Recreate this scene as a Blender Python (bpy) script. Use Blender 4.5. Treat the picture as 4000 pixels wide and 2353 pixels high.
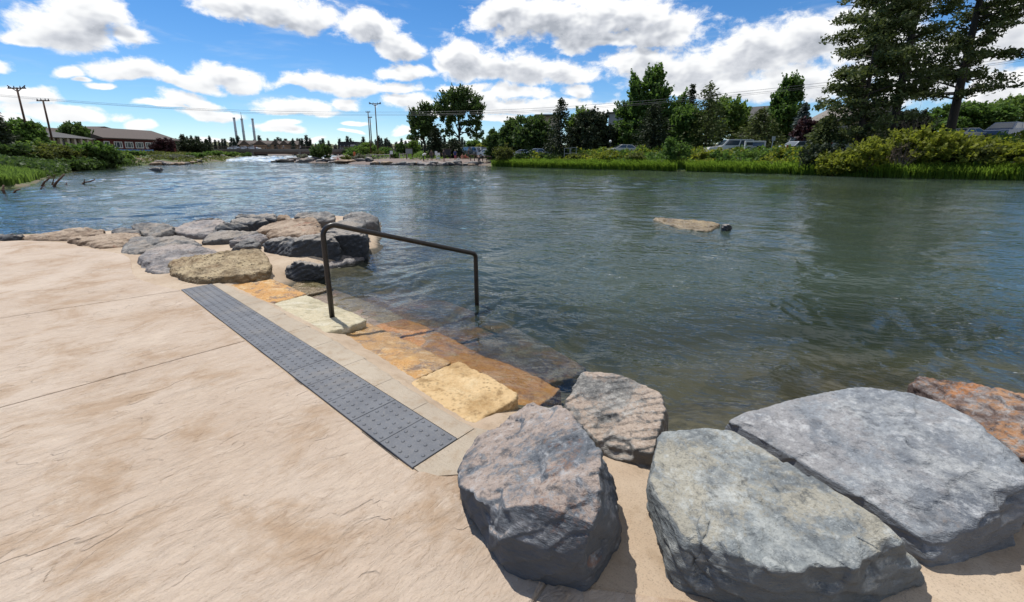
import bpy, bmesh, math, random
import numpy as np
from mathutils import Vector, Matrix

for _o in list(bpy.data.objects):
    bpy.data.objects.remove(_o)
scene = bpy.context.scene
COL = scene.collection
R = math.radians

# ---------------------------------------------------------------- camera
CAM_F, CAM_CY, CAM_TH, CAM_H = 1689.0, 994.0, 0.229, 1.552      # focal length and centre in photo pixels, pitch, eye height
cam = bpy.data.cameras.new('camera')
camo = bpy.data.objects.new('camera', cam)
COL.objects.link(camo)
cam.sensor_fit = 'HORIZONTAL'
cam.sensor_width = 36.0
cam.lens = 36.0 * CAM_F / 4000.0
cam.shift_y = (CAM_CY - 1176.5) / 4000.0
cam.clip_start = 0.05
cam.clip_end = 6000.0
camo.location = (0, 0, CAM_H)
camo.rotation_euler = (math.pi / 2 - CAM_TH, 0, 0)
scene.camera = camo

# ---------------------------------------------------------------- light
SUN_EL, SUN_AZ = R(66.0), R(-44.0)          # azimuth from +Y towards +X
sun = bpy.data.lights.new('sun', 'SUN')
sun.energy = 4.2
sun.angle = R(0.53)
sun.color = (1.0, 0.955, 0.88)
suno = bpy.data.objects.new('sun', sun)
COL.objects.link(suno)
_sd = Vector((math.cos(SUN_EL) * math.sin(SUN_AZ), math.cos(SUN_EL) * math.cos(SUN_AZ), math.sin(SUN_EL)))
suno.rotation_euler = (-_sd).to_track_quat('-Z', 'Y').to_euler()
suno.location = _sd * 60
scene.view_settings.view_transform = 'Standard'
scene.view_settings.look = 'None'
scene.view_settings.exposure = 0.14
scene.view_settings.gamma = 1.0
scene.view_settings.use_curve_mapping = False
SKY_STRENGTH = 0.12

# ---------------------------------------------------------------- helpers: photograph pixels (4000 wide) to points in the place
_c, _s = math.cos(CAM_TH), math.sin(CAM_TH)
def ray(x, y):
    X = (x - 2000) / CAM_F
    U = (CAM_CY - y) / CAM_F
    return np.array([X, _c + _s * U, -_s + _c * U])
def G(x, y, z=0.0):                       # the point at height z seen at (x, y)
    r = ray(x, y)
    return r * ((z - CAM_H) / r[2]) + np.array([0, 0, CAM_H])
def D(x, y, Y):                           # the point at distance Y ahead seen at (x, y)
    r = ray(x, y)
    return r * (Y / r[1]) + np.array([0, 0, CAM_H])
def Zm(ox, oy, s):                        # coordinates read in an enlarged crop
    return lambda x, y: (ox + x / s, oy + y / s)

# ---------------------------------------------------------------- helpers: noise
_rp = np.random.RandomState(11)
_PERM = np.concatenate([_rp.permutation(256)] * 3)
_GR = _rp.normal(size=(256, 3)); _GR /= np.linalg.norm(_GR, axis=1)[:, None]
def pn(p):
    p = np.asarray(p, float)
    i = np.floor(p).astype(np.int64); f = p - i; i &= 255
    u = f * f * f * (f * (f * 6 - 15) + 10)
    out = 0
    for dx in (0, 1):
        wx = u[:, 0] if dx else 1 - u[:, 0]
        for dy in (0, 1):
            wy = u[:, 1] if dy else 1 - u[:, 1]
            for dz in (0, 1):
                wz = u[:, 2] if dz else 1 - u[:, 2]
                h = _PERM[_PERM[_PERM[i[:, 0] + dx] + i[:, 1] + dy] + i[:, 2] + dz]
                g = _GR[h]
                out = out + wx * wy * wz * (g[:, 0] * (f[:, 0] - dx) + g[:, 1] * (f[:, 1] - dy) + g[:, 2] * (f[:, 2] - dz))
    return out * 1.6
def fbm(p, octv=4, gain=0.5):
    a, t = 1.0, 0
    p = np.asarray(p, float)
    for k in range(octv):
        t = t + a * pn(p + 17.3 * k); p = p * 2.03; a *= gain
    return t
def sstep(a, b, x):
    t = np.clip((x - a) / (b - a), 0, 1); return t * t * (3 - 2 * t)
def sdist(px, py, poly):                  # signed distance to a polygon, positive inside
    P = np.asarray(poly, float); n = len(P)
    d2 = np.full(px.shape, 1e18); ins = np.zeros(px.shape, bool)
    for k in range(n):
        ax, ay = P[k]; bx, by = P[(k + 1) % n]
        ex, ey = bx - ax, by - ay
        t = np.clip(((px - ax) * ex + (py - ay) * ey) / max(ex * ex + ey * ey, 1e-12), 0, 1)
        d2 = np.minimum(d2, (px - ax - t * ex) ** 2 + (py - ay - t * ey) ** 2)
        if ay != by:
            ins ^= ((ay > py) != (by > py)) & (px < ex * (py - ay) / (by - ay) + ax)
    d = np.sqrt(d2)
    return np.where(ins, d, -d)

# ---------------------------------------------------------------- helpers: objects
def link(o, parent=None):
    COL.objects.link(o)
    if parent is not None:
        o.parent = parent
    return o
def mesh_np(name, V, F, mats=None, smooth=False):
    """F: array (n,3) or (n,4), or list of those"""
    me = bpy.data.meshes.new(name)
    V = np.ascontiguousarray(V, np.float32)
    if isinstance(F, np.ndarray): F = [F]
    F = [np.asarray(f, np.int32) for f in F if len(f)]
    me.vertices.add(len(V)); me.vertices.foreach_set('co', V.ravel())
    loops = np.concatenate([f.ravel() for f in F])
    tot = np.concatenate([np.full(len(f), f.shape[1], np.int32) for f in F])
    start = np.concatenate([[0], np.cumsum(tot)[:-1]]).astype(np.int32)
    me.loops.add(len(loops)); me.loops.foreach_set('vertex_index', loops)
    me.polygons.add(len(tot)); me.polygons.foreach_set('loop_start', start)
    me.update(calc_edges=True)
    if smooth:
        me.polygons.foreach_set('use_smooth', np.ones(len(tot), bool))
    for m in (mats or []):
        me.materials.append(m)
    return me
def onp(name, V, F, mat=None, parent=None, smooth=False, loc=None):
    V = np.asarray(V, float)
    if loc is not None:
        V = V - np.asarray(loc)
    o = bpy.data.objects.new(name, mesh_np(name, V, F, [mat] if mat else None, smooth))
    if loc is not None: o.location = loc
    return link(o, parent)
def tag(o, label=None, cat=None, group=None, kind=None):
    if label: o['label'] = label
    if cat: o['category'] = cat
    if group: o['group'] = group
    if kind: o['kind'] = kind
    return o
def empty(name, loc, label=None, cat=None, group=None, rz=0.0):
    o = bpy.data.objects.new(name, None)
    o.location = [float(c) for c in loc]; o.rotation_euler = (0, 0, rz)
    o.empty_display_size = 0.1
    link(o)
    return tag(o, label, cat, group)
def copy_tree(o, parent=None):
    c = o.copy(); COL.objects.link(c); c.parent = parent
    for ch in o.children:
        copy_tree(ch, c)
    return c

class MB:
    """collects boxes, tubes and prisms into one mesh"""
    def __init__(s): s.v = []; s.f = []; s.n = 0
    def add(s, V, F):
        V = np.asarray(V, float); s.v.append(V)
        s.f += [tuple(i + s.n for i in f) for f in F]; s.n += len(V); return s
    def box(s, x0, x1, y0, y1, z0, z1, M=None):
        V = np.array([(x, y, z) for z in (z0, z1) for y in (y0, y1) for x in (x0, x1)], float)
        if M is not None: V = V @ M[:3, :3].T + M[:3, 3]
        return s.add(V, [(0, 2, 3, 1), (4, 5, 7, 6), (0, 1, 5, 4), (2, 6, 7, 3), (0, 4, 6, 2), (1, 3, 7, 5)])
    def tube(s, pts, rad, seg=8, cap=True):
        P = np.asarray(pts, float); n = len(P)
        rad = np.full(n, rad) if np.isscalar(rad) else np.asarray(rad, float)
        T = np.gradient(P, axis=0) if n > 2 else np.repeat([P[1] - P[0]], 2, 0)
        T /= np.linalg.norm(T, axis=1)[:, None] + 1e-12
        ref = np.array([0, 0, 1.0]) if abs(T[0][2]) < 0.9 else np.array([1.0, 0, 0])
        V = []
        u = np.cross(T[0], ref)
        for k in range(n):
            u = u - T[k] * (u @ T[k]); u /= np.linalg.norm(u) + 1e-12
            w = np.cross(T[k], u)
            for j in range(seg):
                a = 2 * math.pi * j / seg
                V.append(P[k] + rad[k] * (math.cos(a) * u + math.sin(a) * w))
        F = []
        for k in range(n - 1):
            for j in range(seg):
                F.append((k * seg + j, k * seg + (j + 1) % seg, (k + 1) * seg + (j + 1) % seg, (k + 1) * seg + j))
        if cap:
            F.append(tuple(range(seg - 1, -1, -1))); F.append(tuple((n - 1) * seg + j for j in range(seg)))
        return s.add(V, F)
    def prism(s, poly, z0, z1):
        n = len(poly)
        V = [(x, y, z0) for x, y in poly] + [(x, y, z1) for x, y in poly]
        F = [tuple(range(n - 1, -1, -1)), tuple(range(n, 2 * n))] + [(k, (k + 1) % n, n + (k + 1) % n, n + k) for k in range(n)]
        return s.add(V, F)
    def obj(s, name, mat=None, parent=None, smooth=False, loc=None):
        V = np.concatenate(s.v)
        if loc is not None: V = V - np.asarray(loc, float)
        me = bpy.data.meshes.new(name)
        me.from_pydata(V.tolist(), [], s.f); me.update()
        if smooth: me.polygons.foreach_set('use_smooth', np.ones(len(me.polygons), bool))
        if mat: me.materials.append(mat)
        o = bpy.data.objects.new(name, me)
        if loc is not None: o.location = [float(c) for c in loc]
        return link(o, parent)

# ---------------------------------------------------------------- helpers: materials
class NT:
    def __init__(s, tree): s.t = tree; s.t.nodes.clear()
    def n(s, typ, props=None, **inp):
        nd = s.t.nodes.new(typ)
        for k, v in (props or {}).items(): setattr(nd, k, v)
        for k, v in inp.items():
            key = int(k[1:]) if k[0] == 'i' and k[1:].isdigit() else k.replace('_', ' ')
            s.put(nd.inputs[key], v)
        return nd
    def put(s, sock, v):
        if isinstance(v, bpy.types.NodeSocket): s.t.links.new(v, sock)
        elif isinstance(v, bpy.types.Node): s.t.links.new(v.outputs[0], sock)
        else:
            if hasattr(sock.default_value, '__len__') and not hasattr(v, '__len__'): v = [v] * len(sock.default_value)
            if hasattr(v, '__len__') and len(v) == 3 and len(sock.default_value) == 4: v = (*v, 1.0)
            sock.default_value = v
    def m(s, op, a, b=0.0, c=0.0, clamp=False):
        nd = s.t.nodes.new('ShaderNodeMath'); nd.operation = op; nd.use_clamp = clamp
        for k, v in enumerate((a, b, c)): s.put(nd.inputs[k], v)
        return nd.outputs[0]
    def v(s, op, a, b=(0, 0, 0), c=None):
        nd = s.t.nodes.new('ShaderNodeVectorMath'); nd.operation = op
        s.put(nd.inputs[0], a); s.put(nd.inputs[1], b)
        if c is not None: s.put(nd.inputs[2], c)
        return nd.outputs['Value'] if op in ('LENGTH', 'DOT_PRODUCT', 'DISTANCE') else nd.outputs[0]
    def mix(s, f, a, b, blend='MIX'):
        nd = s.t.nodes.new('ShaderNodeMix'); nd.data_type = 'RGBA'; nd.blend_type = blend
        s.put(nd.inputs[0], f); s.put(nd.inputs[6], a); s.put(nd.inputs[7], b)
        return nd.outputs[2]
    def noise(s, vec, scale, detail=3.0, rough=0.5, dist=0.0):
        nd = s.n('ShaderNodeTexNoise', None, Scale=scale, Detail=detail, Roughness=rough, Distortion=dist)
        if vec is not None: s.put(nd.inputs['Vector'], vec)
        return nd.outputs[0]
    def ss(s, x, a, b, to0=0.0, to1=1.0):
        nd = s.n('ShaderNodeMapRange', {'interpolation_type': 'SMOOTHSTEP'})
        for k, v in enumerate((x, a, b, to0, to1)): s.put(nd.inputs[k], v)
        return nd.outputs[0]
    def ramp(s, f, stops):
        nd = s.t.nodes.new('ShaderNodeValToRGB'); cr = nd.color_ramp
        while len(cr.elements) > 1: cr.elements.remove(cr.elements[-1])
        for k, (p, c) in enumerate(stops):
            e = cr.elements[0] if k == 0 else cr.elements.new(p)
            e.position = p; e.color = (*c, 1.0)
        s.put(nd.inputs[0], f); return nd.outputs[0]
    def mapv(s, vec, scale=(1, 1, 1), rot=(0, 0, 0), loc=(0, 0, 0)):
        nd = s.n('ShaderNodeMapping'); s.put(nd.inputs[0], vec)
        nd.inputs[1].default_value = loc; nd.inputs[2].default_value = rot; nd.inputs[3].default_value = scale
        return nd.outputs[0]
    def aniso(s, vec, ang, sx, sy, sz=1.0, loc=(0, 0, 0)):       # turn, then stretch: grain along the direction ang
        return s.mapv(s.mapv(vec, rot=(0, 0, -ang)), scale=(sx, sy, sz), loc=loc)
    def bump(s, h, strength=0.5, dist=0.01, normal=None):
        nd = s.n('ShaderNodeBump', None, Strength=strength, Distance=dist); s.put(nd.inputs['Height'], h)
        if normal is not None: s.put(nd.inputs['Normal'], normal)
        return nd.outputs[0]
    def out(s, sh, **k):
        o = s.t.nodes.new('ShaderNodeOutputMaterial'); s.t.links.new(sh if isinstance(sh, bpy.types.NodeSocket) else sh.outputs[0], o.inputs[0]); return o

def newmat(name):
    m = bpy.data.materials.new(name); m.use_nodes = True
    return m, NT(m.node_tree)
def coords(N, which='Object'):
    return N.n('ShaderNodeTexCoord').outputs[which]
def worldpos(N):
    return N.n('ShaderNodeNewGeometry').outputs['Position']
def simple_mat(name, col, rough=0.7, metal=0.0, var=0.12, scale=6.0, bump=0.0, spec=0.5):
    m, N = newmat(name)
    tc = coords(N)
    nz = N.noise(tc, scale, 4.0, 0.6)
    dark = [c * (1 - var) for c in col]; lite = [min(1, c * (1 + var)) for c in col]
    c = N.mix(nz, dark, lite)
    b = N.n('ShaderNodeBsdfPrincipled', None, Base_Color=c, Roughness=rough, Metallic=metal)
    b.inputs['Specular IOR Level'].default_value = spec
    if bump: N.put(b.inputs['Normal'], N.bump(N.noise(tc, scale * 6, 3.0), bump, 0.01))
    N.out(b); return m
def glass_mat(name, col=(0.05, 0.07, 0.09), rough=0.06):
    m, N = newmat(name)
    b = N.n('ShaderNodeBsdfPrincipled', None, Base_Color=col, Roughness=rough); b.inputs['Specular IOR Level'].default_value = 0.8
    N.out(b); return m
# ---------------------------------------------------------------- sky: daylight with fair-weather cumulus
world = bpy.data.worlds.new('World'); scene.world = world; world.use_nodes = True
def build_sky():
    N = NT(world.node_tree)
    sky = N.n('ShaderNodeTexSky', {'sky_type': 'NISHITA'})
    sky.sun_disc = False; sky.sun_elevation = SUN_EL; sky.sun_rotation = SUN_AZ
    sky.altitude = 1100; sky.air_density = 1.0; sky.dust_density = 0.0; sky.ozone_density = 2.2
    skyc = N.n('ShaderNodeHueSaturation', None, Saturation=1.2, Value=0.88, Color=N.mix(1.0, sky.outputs[0], (0.90, 1.0, 1.12), 'MULTIPLY')).outputs[0]
    d = N.n('ShaderNodeTexCoord').outputs['Generated']
    sp = N.n('ShaderNodeSeparateXYZ', None, Vector=d)
    az = N.m('ARCTAN2', sp.outputs[0], sp.outputs[1])
    el = N.m('ARCSINE', sp.outputs[2])
    uv = N.n('ShaderNodeCombineXYZ', None, X=az, Y=el).outputs[0]
    # clouds as flat-based heaps, each given by where it stands in the sky: centre and radii, read in the photograph (2520 wide)
    C = [(170, 62, 150, 50), (62, 88, 55, 20), (318, 84, 68, 24), (215, 20, 110, 36),
         (650, 4, 190, 44), (770, 40, 60, 34), (905, 62, 76, 46), (985, 106, 58, 32),
         (1370, 40, 195, 56), (1245, 32, 78, 42), (1600, 72, 138, 38), (1470, 92, 110, 26), (1520, 20, 150, 40),
         (1145, 140, 78, 46), (1255, 165, 150, 40), (1385, 168, 84, 28), (1000, 170, 70, 20),
         (175, 178, 50, 18), (320, 178, 110, 28), (575, 186, 84, 30), (470, 206, 90, 18), (400, 188, 60, 20),
         (725, 192, 52, 22), (850, 208, 112, 24), (985, 214, 55, 15),
         (1130, 216, 75, 12), (1265, 224, 80, 14), (1415, 220, 40, 18),
         (1585, 150, 100, 44), (1700, 178, 160, 44), (1850, 120, 160, 52), (2000, 85, 160, 55), (1960, 195, 200, 48),
         (2160, 70, 120, 80), (1750, 222, 180, 20), (2470, 70, 110, 80), (2450, 205, 110, 55), (2340, 140, 100, 60),
         (2250, 190, 120, 50), (720, 262, 115, 17), (850, 249, 48, 16),
         (50, 236, 86, 24), (150, 280, 130, 16), (265, 222, 40, 9), (210, 204, 28, 6), (15, 164, 36, 17),
         (465, 250, 55, 16), (530, 282, 68, 16), (340, 312, 32, 12), (420, 266, 60, 7), (30, 295, 60, 9),
         (700, 312, 66, 9), (715, 299, 42, 7), (880, 298, 28, 6), (865, 322, 24, 5), (1010, 250, 60, 20), (1060, 276, 60, 12), (985, 318, 36, 7),
         (1250, 262, 130, 22), (1360, 254, 100, 18), (1480, 268, 70, 18), (1240, 296, 80, 9), (1175, 240, 60, 18), (545, 346, 60, 7), (750, 341, 44, 6), (1010, 345, 40, 5)]
    par = []
    for cx, cy, rx, ry in C:
        k = 4000 / 2520
        r0 = ray(cx * k, (cy + ry * 0.35) * k); r0 /= np.linalg.norm(r0)
        rr = ray((cx + rx) * k, cy * k); rr /= np.linalg.norm(rr)
        rl = ray((cx - rx) * k, cy * k); rl /= np.linalg.norm(rl)
        ru = ray(cx * k, (cy - ry) * k); ru /= np.linalg.norm(ru)
        a0, e0 = math.atan2(r0[0], r0[1]), math.asin(r0[2])
        ra = 0.5 * abs(math.atan2(rr[0], rr[1]) - math.atan2(rl[0], rl[1])); re = max(0.006, abs(math.asin(ru[2]) - e0))
        par.append((a0, e0, ra * 1.05, re * 1.02))
    # one patch of sky: heaps that reach into it, billowed by noise; shaded where more cloud stands above
    Wn = N
    def patch(a0, a1, e0, e1, veil=True):
        g = bpy.data.node_groups.new('sky_patch', 'ShaderNodeTree')
        g.interface.new_socket('uv', in_out='INPUT', socket_type='NodeSocketVector')
        g.interface.new_socket('sky', in_out='INPUT', socket_type='NodeSocketColor')
        g.interface.new_socket('out', in_out='OUTPUT', socket_type='NodeSocketShader')
        N = NT(g)
        gi = g.nodes.new('NodeGroupInput'); go = g.nodes.new('NodeGroupOutput')
        uv, skyc = gi.outputs[0], gi.outputs[1]
        inn = [q for q in par if q[0] + q[2] * 1.5 > a0 - 0.09 and q[0] - q[2] * 1.5 < a1 + 0.09 and q[1] + q[3] * 1.6 > e0 - 0.09 and q[1] - q[3] * 1.6 < e1 + 0.07]
        edge_zone = a0 < -0.80 or a1 > 0.80 or e1 > 0.34
        w1 = N.n('ShaderNodeTexNoise', None, Vector=N.mapv(uv, scale=(1.0, 1.45, 1.0)), Scale=10.0, Detail=1.0)
        wv = N.v('MULTIPLY', N.v('SUBTRACT', w1.outputs['Color'], (0.5, 0.5, 0.5)), (0.08, 0.045, 0.0))
        def field(P, octv):
            Pn = N.mapv(P, scale=(1.0, 1.45, 1.0))
            Q = N.v('ADD', P, wv)
            acc = None
            for ba, be, ra, re in inn:
                q = N.v('MULTIPLY_ADD', Q, (1 / ra, 1 / re, 0.0), (-ba / ra, -be / re, 0.0))
                q2 = N.v('MAXIMUM', q, N.v('MULTIPLY', q, (-1.0, -1.75, 0.0)))
                L = N.v('LENGTH', q2)
                acc = L if acc is None else N.m('SMOOTH_MIN', acc, L, 0.22)
            if edge_zone or acc is None:
                # the rest of the sky, out of the frame, carries the same broken cumulus, thicker to the right as in view
                sp2 = N.n('ShaderNodeSeparateXYZ', None, Vector=P)
                ua, ue = sp2.outputs[0], sp2.outputs[1]
                far = N.m('MAXIMUM', N.ss(N.m('ABSOLUTE', ua), 0.90, 1.0), N.ss(ue, 0.34, 0.44))
                ce = N.m('COSINE', ue)
                dv = N.n('ShaderNodeCombineXYZ', None, X=N.m('MULTIPLY', N.m('SINE', ua), ce), Y=N.m('MULTIPLY', N.m('COSINE', ua), ce), Z=N.m('MULTIPLY', N.m('SINE', ue), 1.9)).outputs[0]
                gen = N.noise(dv, 2.9, 2.0, 0.5)
                thr = N.ss(N.m('SINE', ua), -0.5, 0.55, 0.58, 0.41)
                gf = N.m('ADD', N.m('MULTIPLY', N.m('SUBTRACT', thr, gen), 9.0), 1.0)
                gf = N.m('ADD', gf, N.m('MULTIPLY', N.m('SUBTRACT', 1.0, far), 6.0))
                acc = gf if acc is None else N.m('MINIMUM', acc, gf)
            f1 = N.noise(Pn, 21.0, octv, 0.64, 0.2)
            dens = N.m('SUBTRACT', N.m('ADD', 1.13, N.m('MULTIPLY', N.m('SUBTRACT', f1, 0.5), 1.75)), acc)
            return dens, f1
        den, fine = field(uv, 5.0)
        spu = N.n('ShaderNodeSeparateXYZ', None, Vector=uv)
        offv = N.n('ShaderNodeCombineXYZ', None, X=-0.006, Y=N.m('MULTIPLY_ADD', N.m('MAXIMUM', spu.outputs[1], 0.0), 0.075, 0.007)).outputs[0]
        up, _f = field(N.v('ADD', uv, offv), 2.0)
        low = N.ss(spu.outputs[1], 0.02, 0.26, 0.42, 1.0)
        alpha = N.ss(den, -0.10, 0.42)
        shade = N.ss(N.m('ADD', N.m('MULTIPLY', up, 0.80), N.m('MULTIPLY', den, 0.30)), 0.02, 1.02)
        shade = N.m('MULTIPLY', N.m('MULTIPLY', shade, low), N.ss(fine, 0.25, 0.75, 1.2, 0.62))
        bright = N.ramp(shade, [(0.0, (8.2, 8.2, 8.2)), (0.30, (7.2, 7.3, 7.4)), (0.62, (5.1, 5.3, 5.7)), (1.0, (3.2, 3.45, 3.9))])
        base = skyc
        if veil:
            vl = N.noise(N.mapv(uv, scale=(2.0, 11.0, 1.0), rot=(0, 0, R(-16))), 2.6, 4.0, 0.6, 0.4)
            base = N.mix(N.m('MULTIPLY', N.ss(vl, 0.5, 0.78), 0.26), skyc, (6.2, 6.6, 7.0))
        tot = N.mix(alpha, base, bright)
        bg = N.n('ShaderNodeBackground', None, Color=tot, Strength=SKY_STRENGTH)
        g.links.new(bg.outputs[0], go.inputs[0])
        nd = Wn.t.nodes.new('ShaderNodeGroup'); nd.node_tree = g
        Wn.t.links.new(uv_w, nd.inputs[0]); Wn.t.links.new(skyc_w, nd.inputs[1])
        return nd.outputs[0]
    uv_w, skyc_w = uv, skyc
    def choose(f, a, b):
        nd = N.n('ShaderNodeMixShader'); N.put(nd.inputs[0], f); N.put(nd.inputs[1], a); N.put(nd.inputs[2], b); return nd.outputs[0]
    cuts = [-1.02, -0.66, -0.40, -0.15, 0.08, 0.30, 0.55, 1.02]
    bands = [patch(a, b, 0.0, 0.36) for a, b in zip(cuts[:-1], cuts[1:])]
    def tree(lo, hi):
        if hi - lo == 1: return bands[lo]
        mid = (lo + hi) // 2
        return choose(N.m('GREATER_THAN', az, cuts[mid]), tree(lo, mid), tree(mid, hi))
    view = tree(0, len(bands))
    rest = patch(-9, 9, 0.36, 2.0, False)
    ground_light = N.n('ShaderNodeBackground', None, Color=(1.2, 1.15, 1.0), Strength=SKY_STRENGTH).outputs[0]
    outside = N.m('MAXIMUM', N.m('GREATER_THAN', N.m('ABSOLUTE', az), 1.02), N.m('GREATER_THAN', el, 0.36))
    sh = choose(N.m('LESS_THAN', sp.outputs[2], -0.004), choose(outside, view, rest), ground_light)
    o = N.t.nodes.new('ShaderNodeOutputWorld'); N.t.links.new(sh, o.inputs[0])
    world.cycles.sampling_method = 'MANUAL'; world.cycles.sample_map_resolution = 512
build_sky()
scene.cycles.use_denoising = True
scene.cycles.max_bounces = 6
scene.cycles.diffuse_bounces = 2
scene.cycles.glossy_bounces = 3
scene.cycles.transmission_bounces = 4
scene.cycles.transparent_max_bounces = 10
scene.cycles.sample_clamp_indirect = 6.0
scene.cycles.sample_clamp_direct = 12.0
scene.cycles.caustics_reflective = False
scene.cycles.caustics_refractive = False
# ---------------------------------------------------------------- the river's outline (metres, camera at the origin, y ahead)
WATER = -0.15
NEAR_SHORE = [(60, -30), (30, -6), (12, 1.6), (6, 2.4), (3.76, 2.86), (2.99, 2.97), (2.0, 2.76), (1.34, 2.52), (0.96, 2.38), (0.7, 2.52), (0.36, 2.76), (0.04, 2.97),
              (-0.45, 3.33), (-1.52, 4.25), (-2.56, 5.13), (-3.5, 5.9), (-3.2, 5.99), (-2.82, 6.5), (-2.65, 7.8), (-3.1, 11.5), (-4.11, 12.8), (-5.57, 13.4),
              (-6.54, 12.8), (-7.7, 11.74), (-8.75, 10.44), (-9.53, 10.07), (-11.47, 9.55), (-20, 9), (-34, 9)]
LEFT_SHORE = [(-40, 14), (-34, 19), (-26.2, 21.9), (-25.5, 22.8), (-28.3, 26), (-35, 33), (-46.5, 46.5), (-49.2, 55), (-55, 62), (-56, 67), (-52, 68.5), (-55, 77), (-62, 95), (-76, 120), (-88, 150), (-105, 190), (-130, 260)]
RIGHT_SHORE = [(-95, 260), (-78, 200), (-62, 158), (-52, 128), (-40, 100), (-30, 80), (-28, 75.5), (-20.4, 70), (-11.4, 65.8), (-4.5, 66.5), (-2.6, 60.6), (0, 58.2), (8.8, 50.4), (18, 44.4), (23.1, 39.6), (27.3, 32.7), (34, 29.1), (44, 22), (60, 13), (90, 0), (120, -30)]
RIVER = NEAR_SHORE + LEFT_SHORE + RIGHT_SHORE
ISLET = [(-47.5, 92), (-42, 88), (-36.5, 84), (-34.5, 87), (-37, 96), (-42, 108), (-47, 112), (-50, 104)]
def water_z(x, y):
    return WATER + 0.85 * sstep(98, 150, y)
def land_z(x, y):
    """height of the ground and the river bed"""
    x = np.asarray(x, float); y = np.asarray(y, float)
    d = -sdist(x, y, RIVER)                   # positive on land
    di = sdist(x, y, ISLET)
    d = np.where(di > -6, np.maximum(d, di), d)
    az = x / np.maximum(y, 1.0)
    plat = np.where(az < -0.35, 2.3 - 1.35 * sstep(-0.72, -0.55, az), 0.95 + 0.55 * sstep(-0.08, 0.02, az) + 1.25 * sstep(0.55, 0.98, az))
    near = (y < 16) & (x < 40) & (x > -34) & (d > 0)
    plat = np.where(di > 0, 0.5, plat)
    wz = water_z(x, y)
    slope = 0.16 + 0.12 * sstep(-0.08, 0.05, az) - 0.02 * (az < -0.7)
    P = np.stack([x, y, np.zeros_like(x)], -1).reshape(-1, 3)
    n1 = fbm(P * 0.11, 3).reshape(x.shape)
    up = plat * (1 - np.exp(-np.maximum(d, 0) * slope / np.maximum(plat, 0.1) * 1.6)) + np.maximum(d - 12, 0) * 0.012
    up = up * (1 + 0.15 * n1)
    bed = -np.minimum(1.9, np.maximum(-d, 0) * 0.30 + 0.02) * (1 + 0.12 * n1)
    z = wz + np.where(d > 0, up + 0.02, bed)
    nz_ = (y < 16) & (x < 40) & (x > -34)
    z = np.where(nz_, np.where(d > 0, -0.62, np.minimum(z, WATER - 0.47)), z)
    # valley sides and hills far away
    r = np.hypot(x, y)
    z = z + 14.0 * sstep(420, 1500, r) * (0.6 + 0.6 * n1)
    return z, d

# ---------------------------------------------------------------- materials of the ground
def mat_terrain():
    m, N = newmat('ground_soil_grass')
    p = worldpos(N)
    dn = N.n('ShaderNodeAttribute', {'attribute_name': 'shore'}).outputs['Fac']
    n1 = N.noise(p, 0.35, 5.0, 0.6); n2 = N.noise(p, 3.0, 4.0, 0.65); n3 = N.noise(p, 14.0, 3.0, 0.6)
    soil = N.mix(n2, (0.10, 0.075, 0.05), (0.21, 0.16, 0.115))
    grass = N.mix(n2, (0.035, 0.065, 0.016), (0.10, 0.14, 0.035))
    land = N.mix(N.ss(n1, 0.42, 0.58), soil, grass)
    stones = N.n('ShaderNodeTexVoronoi', None, Vector=p, Scale=4.5).outputs['Color']
    sv = N.n('ShaderNodeSeparateColor', None, Color=stones).outputs[0]
    gravel = N.mix(sv, (0.04, 0.036, 0.026), (0.12, 0.10, 0.072))
    algae = N.mix(n2, (0.048, 0.046, 0.020), (0.11, 0.095, 0.046))
    bed = N.mix(N.ss(n1, 0.35, 0.6), gravel, algae)
    deep = N.mix(N.ss(dn, -5.0, -1.2), (0.035, 0.052, 0.026), bed)
    beach = N.mix(n2, (0.13, 0.10, 0.085), (0.24, 0.19, 0.165))
    bm_ = N.n('ShaderNodeAttribute', {'attribute_name': 'beach'}).outputs['Fac']
    c = N.mix(bm_, land, beach)
    c = N.mix(N.ss(dn, -0.3, 0.2), deep, c)
    b = N.n('ShaderNodeBsdfPrincipled', None, Base_Color=c, Roughness=0.95)
    N.put(b.inputs['Normal'], N.bump(N.m('ADD', n2, N.m('MULTIPLY', n3, 0.4)), 0.6, 0.06))
    N.out(b); return m
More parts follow.
